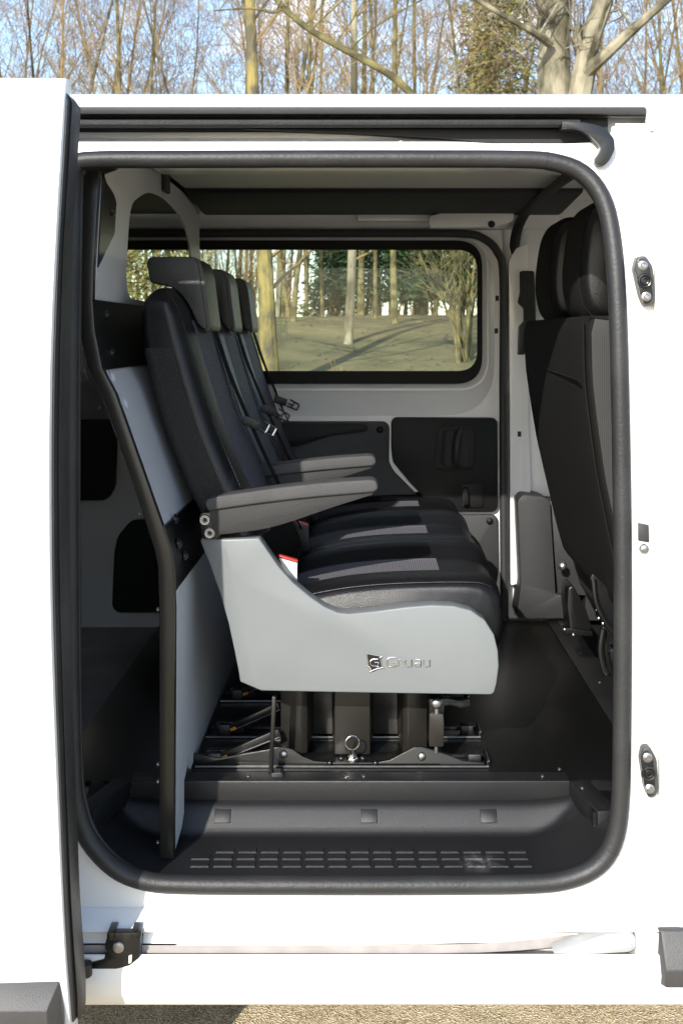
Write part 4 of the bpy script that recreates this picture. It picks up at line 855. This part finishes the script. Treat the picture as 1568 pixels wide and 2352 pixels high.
def fhead(yn, wd, u0, label=None):
    prof_ = [(0.012, 0.02), (0.0, 0.05), (-0.006, 0.10), (0.0, 0.17), (0.012, 0.225), (0.035, 0.258), (0.07, 0.268), (0.105, 0.255), (0.128, 0.20), (0.135, 0.12), (0.125, 0.04), (0.09, 0.004), (0.04, 0.0)]
    lp_ = cr([(a, b_, 0) for a, b_ in prof_], 4, True); rings = []
    for s_ in (0, 0.03, 0.10, 0.25, 0.5, 0.75, 0.90, 0.97, 1.0):
        e = min(s_, 1-s_); ins = 0.028*(1-min(1, e/0.25))**2.2; cxx, czz = 0.065, 0.13
        rings.append([Vector((u0 + p.x - ins*(p.x-cxx)/0.07, yn + wd*s_, H+0.028 + p.y - ins*(p.y-czz)/0.13)) for p in lp_])
    mb = MB(); mb.loft(rings, mf=lambda i, j: 1 if j < 2 else 0); o = mb.build('headrest', [M['carpet'], M['leather2']], fb, ang=60)
    mb = MB(); mb.tube([(u0+0.065, yn+wd*0.3, H-0.02), (u0+0.065, yn+wd*0.3, H+0.06)], 0.007, 8); mb.build('headrest_rod', M['black'], o); mb = MB(); mb.tube([(u0+0.065, yn+wd*0.7, H-0.02), (u0+0.065, yn+wd*0.7, H+0.06)], 0.007, 8); mb.build('headrest_rod', M['black'], o)
    mb = MB(); mb.tube([p + Vector((0,-0.0005,0)) for p in rings[2]], 0.0014, 5, closed=True); mb.build('seam', M['carpet'], o)
fhead(0.385, 0.24, 0.455); fhead(0.74, 0.24, 0.447)
mb = MB(); mb.uvprism(fillet([(1192, 750), (1206, 735), (1212, 742), (1204, 815), (1190, 815)], 3, 3), 1.31, 1.34); mb.build('belt_guide', M['trim'], fb, bevel=0.002)
# lower mechanism
mb = MB(); ym = 0.50
mb.uvprism(fillet([(1356, 1325), (1362, 1318), (1395, 1350), (1440, 1370), (1440, 1480), (1405, 1475), (1382, 1430), (1366, 1390), (1358, 1350)], 6, 4), ym, ym+0.012)
mb.uvprism(fillet([(1383, 1440), (1400, 1445), (1396, 1500), (1412, 1560), (1400, 1562), (1384, 1528), (1376, 1480)], 5, 4), ym+0.02, ym+0.04)
mb.uvprism(fillet([(1392, 1500), (1410, 1490), (1440, 1500), (1440, 1555), (1400, 1545)], 5, 4), ym+0.05, ym+0.09)
mb.build('recliner_bracket', M['black'], fb, bevel=0.003)
mb = MB(); mb.tube(cr([P(1362, 1330, ym-0.008), P(1368, 1380, ym-0.012), P(1385, 1420, ym-0.012), P(1408, 1452, ym-0.01), P(1440, 1480, ym-0.01)], 4), 0.006, 8)
mb.tube(cr([P(1384, 1445, ym), P(1378, 1490, ym), P(1384, 1530, ym), P(1392, 1548, ym)], 4), 0.007, 8); mb.build('recliner_rod', M['black'], fb)
mb = MB(); yq = 0.98
mb.uvprism(fillet([(1304, 1352), (1316, 1345), (1345, 1400), (1358, 1440), (1352, 1452), (1318, 1452), (1308, 1440), (1302, 1390)], 6, 4), yq, yq+0.10); mb.uvprism([(1290, 1442), (1360, 1450), (1360, 1462), (1300, 1458)], yq-0.01, yq+0.06); mb.build('seat_foot', M['black'], fb, bevel=0.004)
for u, v in ((1296, 1446), (1316, 1458), (1370, 1400), (1374, 1420), (1384, 1432)): mb = MB(); mb.disc(P(u, v, (yq-0.012) if u < 1340 else ym-0.002), (0,-1,0), 0.004, 0.004, 10, dome=0.001); mb.build('mount_bolt', M['steel'], fb)
mb = MB(); mb.box(0.60, 1.15, 0.36, 1.20, ZF+0.20, ZF+0.40); mb.build('cushion', M['ribseat'], fb, bevel=0.03)
mb = MB(); mb.box(0.66, 1.1, 0.5, 1.1, ZF, ZF+0.20); mb.build('seat_box', M['blackmatt'], fb)

# =================================================================== TREES
bark_grey = mat('grey_lichen_bark', (0.29, 0.26, 0.185), 0.95, bump=1.0, bscale=22, col2=(0.085, 0.076, 0.05), vscale=7, stretch=(1,1,0.45), spec=0.1)
bark_yel = mat('yellow_lichen_bark', (0.27, 0.215, 0.08), 0.95, bump=1.0, bscale=30, col2=(0.10, 0.09, 0.062), spec=0.1, vscale=14, stretch=(1,1,0.5))
bark_grn = mat('green_twig_bark', (0.19, 0.165, 0.075), 0.9, bump=0.8, bscale=40, col2=(0.075, 0.065, 0.036), spec=0.1, vscale=11)
twig = mat('brown_twig', (0.22, 0.15, 0.085), 0.9, spec=0.1, col2=(0.13, 0.085, 0.05), vscale=0.7)
twig_o = mat('tan_twig', (0.31, 0.225, 0.11), 0.9, spec=0.1, col2=(0.19, 0.135, 0.068), vscale=1.1)
stem_or = mat('orange_stem', (0.25, 0.16, 0.075), 0.85, spec=0.1)
def wander(p, d, L, k, wob, rg, lift=0.0):
    pts = [Vector(p)]; d = Vector(d).normalized()
    for i in range(k):
        d = (d + Vector((rg.gauss(0, wob), rg.gauss(0, wob), rg.gauss(0, wob)+lift))).normalized(); pts.append(pts[-1] + d*L/k)
    return pts
def grow(mb, p, d, L, r, lvl, rg, kids, wob=0.12, lift=0.05, sides=(8,5,4,3,3), ratio=0.55, mi=0, ang=(25, 60), start=0.25, k=None):
    k = k or max(3, int(6 - lvl)); pts = wander(p, d, L, k, wob, rg, lift)
    rs = [max(0.0020, r*(1-0.85*i/k)) for i in range(k+1)]
    mb.tube(pts, rs, sides[min(lvl, 4)], mi, cap=False)
    if lvl >= len(kids): return
    for _ in range(kids[lvl]):
        t_ = rg.uniform(start, 0.97)*k; i = min(int(t_), k-1); q = pts[i].lerp(pts[i+1], t_-i); ax = (pts[i+1]-pts[i]).normalized()
        o = ax.orthogonal().normalized(); o.rotate(Matrix.Rotation(rg.uniform(0, 6.28), 3, ax)); a = R(rg.uniform(*ang))
        nd = ax*math.cos(a) + o*math.sin(a)
        grow(mb, q, nd, L*rg.uniform(0.35, 0.62)*(1.1-t_/k*0.5), rs[i]*ratio, lvl+1, rg, kids, wob*1.15, lift, sides, ratio, mi, ang)
def gz(x, y): return ground_z(x, y)
def at(u, D): return X_(u, D-DC)
def tree(name, label, cat, path, mtr, crown_kids, seed, group=None, limb=None, tw=None, crown_r=1.0, kr=0.28):
    """path: (u, v, D, width px) from root to top"""
    rg = random.Random(seed); u, v, D, w_ = path[0]
    x, y = at(u, D), D-DC; z = gz(x, y)
    tr_ = thing(name, label, cat, (x, y, z), group)
    pts = [Vector((x, y, z-0.1))] + [P(a, b_, c-DC) for a, b_, c, _ in path if Z_(b_, c-DC) > z+0.05]
    rs = [w_/2*D/F*1.15] + [q[3]/2*q[2]/F for q in path if Z_(q[1], q[2]-DC) > z+0.05]
    sp_ = cr(pts, 5); rr2 = []
    for i in range(len(sp_)): 
        t_ = i/5; a = min(int(t_), len(rs)-2); rr2.append(rs[a] + (rs[a+1]-rs[a])*(t_-a))
    mb = MB(); mb.tube(sp_, [r*(1+0.06*noise.noise(Vector((0,0,i*0.7+seed)))) for i, r in enumerate(rr2)], 10)
    mb.build('trunk', mtr, tr_, weld=False)
    mb = MB(); n_ = len(sp_)
    for _ in range(crown_kids[0]):
        i = rg.randint(int(n_*0.3), n_-2); q = sp_[i]; a = rg.uniform(0, 6.28)
        d = Vector((math.cos(a), 0.7*math.sin(a), rg.uniform(0.4, 1.3)))
        grow(mb, q, d, rg.uniform(0.7, 2.0)*crown_r, max(0.005, rr2[i]*kr), 1, rg, (0,)+tuple(crown_kids[1:]), 0.13, 0.04)
    if limb:
        for lb in limb:
            q = [P(a, b_, c-DC) for a, b_, c, _ in lb]; r_ = [w2/2*c/F for _, _, c, w2 in lb]
            s2_ = cr(q, 4); r2 = []
            for i in range(len(s2_)):
                t_ = i/4; a = min(int(t_), len(r_)-2); r2.append(r_[a] + (r_[a+1]-r_[a])*(t_-a))
            mb.tube(s2_, r2, 8)
            for _ in range(7):
                i = rg.randint(2, len(s2_)-2); a = rg.uniform(0, 6.28); grow(mb, s2_[i], (math.cos(a), math.sin(a)*0.6, 0.7), rg.uniform(0.3, 0.9), r2[i]*0.35, 2, rg, (0, 0, 4, 2), 0.14)
    mb.build('crown', tw or twig_o, tr_, weld=False)
    return tr_
tree('tree', 'big grey lichen barked tree with twin trunks above the van roof', 'tree', [(1290, 900, 9.5, 92), (1285, 500, 9.5, 86), (1272, 215, 9.5, 80), (1272, 110, 9.5, 76), (1278, 0, 9.5, 74), (1282, -250, 9.5, 60), (1290, -600, 9.4, 30)], bark_grey, (16, 5, 3), 11,
     limb=[[(1285, 520, 9.45, 62), (1312, 330, 9.4, 58), (1335, 200, 9.35, 54), (1355, 90, 9.35, 50), (1385, 0, 9.3, 46), (1420, -150, 9.3, 36), (1440, -400, 9.3, 18)],
           [(1345, 165, 9.3, 34), (1390, 125, 9.2, 30), (1450, 70, 9.1, 24), (1530, 0, 9.0, 18), (1640, -90, 9.0, 10)],
           [(1262, 100, 9.3, 22), (1225, 75, 9.1, 17), (1180, 50, 9.0, 14), (1095, 0, 8.9, 11), (1010, -60, 8.9, 6)],
           [(1265, 40, 9.3, 20), (1240, 10, 9.2, 16), (1210, -40, 9.2, 10)]], tw=bark_grey, kr=0.07)
tree('tree', 'yellow lichen trunk leaning left, seen at the left side of the window', 'tree', [(622, 880, 7.2, 44), (616, 780, 7.2, 40), (608, 600, 7.2, 36), (592, 400, 7.2, 31), (581, 200, 7.2, 27), (577, 90, 7.2, 25), (574, 0, 7.2, 24), (570, -200, 7.2, 16), (568, -420, 7.2, 6)], bark_yel, (18, 5, 3), 12)
tree('tree', 'pale straight trunk in the middle of the window, with lichen near its foot', 'tree', [(797, 838, 9.4, 24), (801, 760, 9.4, 21), (808, 600, 9.4, 20), (812, 400, 9.4, 18), (813, 200, 9.4, 16), (813, 0, 9.4, 14), (815, -250, 9.4, 8), (816, -500, 9.4, 3)], bark_grey, (20, 5, 3), 13)
tree('tree', 'straight trunk standing just right of the window centre', 'tree', [(906, 776, 11.2, 17), (903, 600, 11.2, 15), (902, 400, 11.2, 13), (905, 200, 11.2, 12), (907, 0, 11.2, 10), (908, -300, 11.2, 4)], bark_grn, (18, 5, 3), 14)
tree('tree', 'thin trunk leaning right on the mound, right of the yellow trunk', 'tree', [(672, 752, 11.5, 14), (680, 650, 11.5, 13), (692, 540, 11.5, 12), (705, 300, 11.5, 10), (712, 100, 11.5, 8), (720, -200, 11.5, 4)], bark_grn, (18, 5, 3), 15)
tree('tree', 'dark trunk on the crest just right of the yellow trunk', 'tree', [(648, 728, 13.5, 14), (650, 600, 13.5, 13), (655, 400, 13.5, 12), (660, 100, 13.5, 9), (662, -200, 13.5, 4)], bark_grn, (16, 5, 3), 16)
tree('tree', 'slender dark trunk on the crest left of the window centre', 'tree', [(741, 722, 14, 9), (738, 600, 14, 8), (736, 300, 14, 7), (740, 0, 14, 5), (741, -200, 14, 3)], bark_grn, (14, 5, 3), 17)
tree('tree', 'pair trunk on the crest close behind the pale middle trunk', 'tree', [(828, 718, 14, 17), (830, 600, 14, 15), (834, 300, 14, 12), (838, 0, 14, 9), (840, -250, 14, 4)], bark_grn, (14, 5, 3), 18)
tree('tree', 'far slim trunk near the right side of the window crest', 'tree', [(956, 722, 15, 12), (955, 600, 15, 11), (953, 300, 15, 9), (950, 0, 15, 7), (950, -250, 15, 3)], bark_grn, (14, 5, 3), 19)
# leaning bough over the roof, from a tree standing behind the van to the right
tree('leaning_tree', 'long bare bough leaning up to the left above the van roof', 'tree', [(1120, 640, 6.2, 40), (1080, 480, 6.2, 32), (1020, 300, 6.2, 26), (940, 212, 6.2, 19), (895, 172, 6.2, 17), (840, 140, 6.2, 17), (770, 102, 6.2, 16), (700, 60, 6.2, 15), (640, 5, 6.2, 14), (600, -60, 6.2, 10), (560, -200, 6.2, 4)], bark_grn, (5, 4, 2), 21,
     limb=[[(655, 18, 6.2, 9), (625, 28, 6.2, 8), (590, 20, 6.2, 6), (545, 20, 6.2, 5), (490, 25, 6.2, 3)], [(800, 118, 6.2, 6), (850, 70, 6.2, 4), (930, 20, 6.2, 4), (1010, -20, 6.2, 3)]], tw=bark_grn, crown_r=0.4)
# multi-stemmed shrub at the right side of the window
rg = random.Random(31); D_ = 8.6; x, y = at(1064, D_), D_-DC; z = gz(x, y)
sh = thing('shrub', 'pale green many stemmed shrub at the right side of the window', 'shrub', (x, y, z))
mb = MB()
for du, dv, r_ in ((-45, -250, 4.2), (-80, -270, 3.4), (-25, -300, 5.5), (12, -290, 5), (38, -300, 4), (-60, -200, 3), (25, -250, 5), (-5, -280, 3.4), (-110, -290, 2.6)):
    p0 = Vector((x + rg.uniform(-.05, .05), y + rg.uniform(-.1, .1), z-0.05)); p1 = P(1064+du, 850+dv, D_-DC+rg.uniform(-.3, .3)); d = p1-p0
    pts = cr([p0, p0 + d*0.35 + Vector((-d.x*0.08, 0, 0.02)), p0 + d*0.7, p1, p0 + d*1.7 + Vector((d.x*0.1, 0, 0))], 4); mb.tube(pts, [max(0.003, r_*D_/F*(1-0.75*i/len(pts))) for i in range(len(pts))], 6)
    for _ in range(7):
        i = rg.randint(5, len(pts)-2); grow(mb, pts[i], d.normalized()*0.6 + Vector((rg.gauss(0, .6), rg.gauss(0, .4), 0.3)), rg.uniform(0.3, 0.8), 0.006, 2, rg, (0, 0, 3, 2), 0.12)
mb.build('stem', bark_grn, sh, weld=False)
# thin orange saplings just behind the van
for k, (us, D_, lab) in enumerate((((745, 700, 725, 770), 5.6, 'thin orange saplings in the lower middle of the window'), ((660, 640, 690, 705), 5.4, 'thin orange saplings beside the yellow trunk'))):
    x, y = at(us[0], D_), D_-DC; z = gz(x, y); sh = thing('sapling_clump', lab, 'sapling', (x, y, z)); mb = MB(); rg = random.Random(50+k)
    for u in us:
        for _ in range(2):
            grow(mb, (at(u, D_)+rg.uniform(-.05,.05), y + rg.uniform(-.2, .2), gz(at(u, D_), y)-0.05), (rg.gauss(0, .22), rg.gauss(0, .1), 1), rg.uniform(0.5, 1.0), 0.0035, 2, rg, (0, 0, 5, 2), 0.05, 0.03, k=6)
    mb.build('stem', stem_or, sh, weld=False)
# young woodland trees: variants, copied as individuals
variants = []
def young(seed, hgt, r_, mt, kids=(18, 7, 5)):
    rg = random.Random(seed); o = thing('young_tree', 'slender bare young tree in the wood behind the van', 'tree', (0, 0, 0), 'bare young trees in the wood behind the van')
    mb = MB(); pts = wander((0,0,-0.15), (rg.gauss(0,.05), rg.gauss(0,.05), 1), hgt, 9, 0.045, rg, 0.02); rs = [r_*(1-0.09*i) for i in range(10)]
    mb.tube(pts, rs, 6); mb.build('trunk', mt, o, weld=False); mb = MB()
    for _ in range(kids[0]):
        t_ = rg.uniform(0.7, 8.8); i = int(t_); q = pts[i].lerp(pts[i+1], t_-i); a = rg.uniform(0, 6.28)
        grow(mb, q, (math.cos(a)*0.75, math.sin(a)*0.75, rg.uniform(0.7, 1.6)), rg.uniform(0.9, 2.3), max(0.005, rs[i]*0.32), 1, rg, (0,)+kids[1:], 0.12, 0.05)
    mb.build('crown', rg.choice([twig, twig_o, twig_o]), o, weld=False); return o
for k in range(6): variants.append(young(100+k, 6.2 + 0.5*k, 0.026 + 0.006*(k % 3), [bark_grn, bark_grey, bark_grn][k % 3]))
rg = random.Random(77); used = 0
for k in range(40):
    D_ = rg.uniform(12, 21); u = -250 + 2100*((k + rg.uniform(0.1, 0.9))/40); x, y = at(u, D_), D_-DC
    o = variants[used] if used < len(variants) else copy_tree(variants[k % len(variants)]); used += 1
    o.location = (x, y, gz(x, y)); o.rotation_euler = (0, 0, rg.uniform(0, 6.28)); s_ = rg.uniform(0.85, 1.2); o.scale = (s_, s_, s_)
# the wood behind, too dense to count
mb = MB(); rg = random.Random(5)
for k in range(130):
    D_ = rg.uniform(15, 30); u = rg.uniform(-350, 1950); x, y = at(u, D_), D_-DC; hgt = rg.uniform(5, 9)
    pts = wander((x, y, gz(x, y)-0.2), (rg.gauss(0,.08), rg.gauss(0,.05), 1), hgt, 8, 0.06, rg, 0.02); r_ = rg.uniform(0.015, 0.045); mi = rg.choice([0,0,1])
    mb.tube(pts, [r_*(1-0.1*i) for i in range(9)], 5, mi)
    for _ in range(22):
        t_ = rg.uniform(0.8, 7.8); i = int(t_); a = rg.uniform(0, 6.28)
        grow(mb, pts[i].lerp(pts[i+1], t_-i), (math.cos(a)*0.7, math.sin(a)*0.7, rg.uniform(0.6, 1.7)), rg.uniform(0.8, 2.4), max(0.006, r_*0.3), 2, rg, (0, 0, 6, 4), 0.13, 0.05, mi=mi)
th_ = mb.build('wood', [twig_o, twig], weld=False); tag(th_, 'dense bare twigs and thin stems of the wood behind the van', 'wood', kind='stuff')
# evergreens
needle = mat('dark_needles', (0.045, 0.085, 0.028), 0.8, col2=(0.025, 0.05, 0.018), vscale=3)
needle_y = mat('yellow_green_needles', (0.27, 0.25, 0.085), 0.8, col2=(0.16, 0.15, 0.05), vscale=3)
def conifer(name, label, u, D_, hgt, rad, mt, seed, base=0.3, nb=900):
    rg = random.Random(seed); x, y = at(u, D_), D_-DC; z = gz(x, y); o = thing(name, label, 'evergreen', (x, y, z))
    mb = MB(); mb.tube([(x, y, z-0.2), (x, y, z+hgt)], [0.09, 0.01], 7); mb.build('trunk', bark_grey, o, weld=False); mb = MB()
    for _ in range(nb):
        t_ = rg.random()**1.2; h_ = base + (hgt-base)*t_; rmax = rad*(1-t_)**0.8*rg.uniform(0.55, 1.15); a = rg.uniform(0, 6.28); dr = Vector((math.cos(a), math.sin(a), -0.18))
        for s_ in range(9):
            q = Vector((x, y, z+h_)) + dr*rmax*(0.25 + 0.75*rg.random()) + Vector((rg.gauss(0,.06), rg.gauss(0,.06), rg.gauss(0,.06)))
            e1 = (dr + Vector((rg.gauss(0,.5), rg.gauss(0,.5), rg.gauss(0,.4)))).normalized()*rg.uniform(0.06, 0.14); e2 = e1.orthogonal().normalized()*rg.uniform(0.012, 0.03); e2.rotate(Matrix.Rotation(rg.uniform(0, 6.28), 3, e1.normalized()))
            mb.add([q-e2, q+e1*0.6-e2*0.3, q+e1, q+e1*0.5+e2], [(0,1,2,3)])
    mb.build('crown', mt, o, weld=False, smooth=False)
conifer('conifer', 'dark green conifer behind the crest at the window centre', 862, 14.6, 2.3, 0.75, needle, 61, nb=800)
conifer('conifer', 'dark green conifer behind the crest right of the straight trunk', 965, 15.0, 2.3, 0.8, needle, 62, nb=800)
conifer('conifer', 'low dark conifer bush left of the window centre', 765, 14.8, 1.1, 0.5, needle, 63, base=0.05, nb=350)
conifer('conifer', 'dark green conifer behind the many stemmed shrub', 1045, 14.4, 2.4, 0.7, needle, 65, nb=700)
conifer('conifer', 'rounded dark evergreen seen through the opening of the partition', 360, 15, 2.4, 0.9, needle_y, 66, nb=600)
conifer('conifer', 'yellow green bushy evergreen left of the big twin trunk', 1140, 13, 5.0, 0.62, needle_y, 64, base=2.2, nb=520)
mb = MB(); rg = random.Random(9)
for k in range(230):
    D_ = rg.uniform(15.5, 18.5); u = rg.uniform(200, 1300); x, y = at(u, D_), D_-DC
    if 650 < u < 735 and rg.random() < 0.6: continue
    grow(mb, (x, y, gz(x, y)-0.05), (rg.gauss(0, .35), rg.gauss(0, .3), 1), rg.uniform(0.4, 1.7), 0.007, 2, rg, (0, 0, 7, 3), 0.10, 0.03, mi=rg.choice([0, 1]))
tag(mb.build('undergrowth', [twig_o, twig], weld=False), 'tangle of bare stems along the crest of the mound', 'undergrowth', kind='stuff')
mb = MB()
for k in range(450):
    y = rg.uniform(4.2, 11.5); u = rg.uniform(540, 1150); x = at(u, y+2); z = gz(x, y)+0.006; a = rg.uniform(0, 6.28); s_ = rg.uniform(0.015, 0.035)
    mb.add([(x+s_*math.cos(a+q)*f, y+s_*math.sin(a+q)*f, z+0.008*rg.random()) for q, f in ((0,1),(1.6,.4),(3.1,.9),(4.7,.45))], [(0,1,2,3)], rg.choice([0, 0, 1]))
tag(mb.build('leaf_litter', [mat('dead_leaf', (0.13, 0.09, 0.045), 0.9), mat('pale_leaf', (0.26, 0.22, 0.13), 0.9)], weld=False), 'dead leaves scattered on the mound', 'leaf litter', kind='stuff')
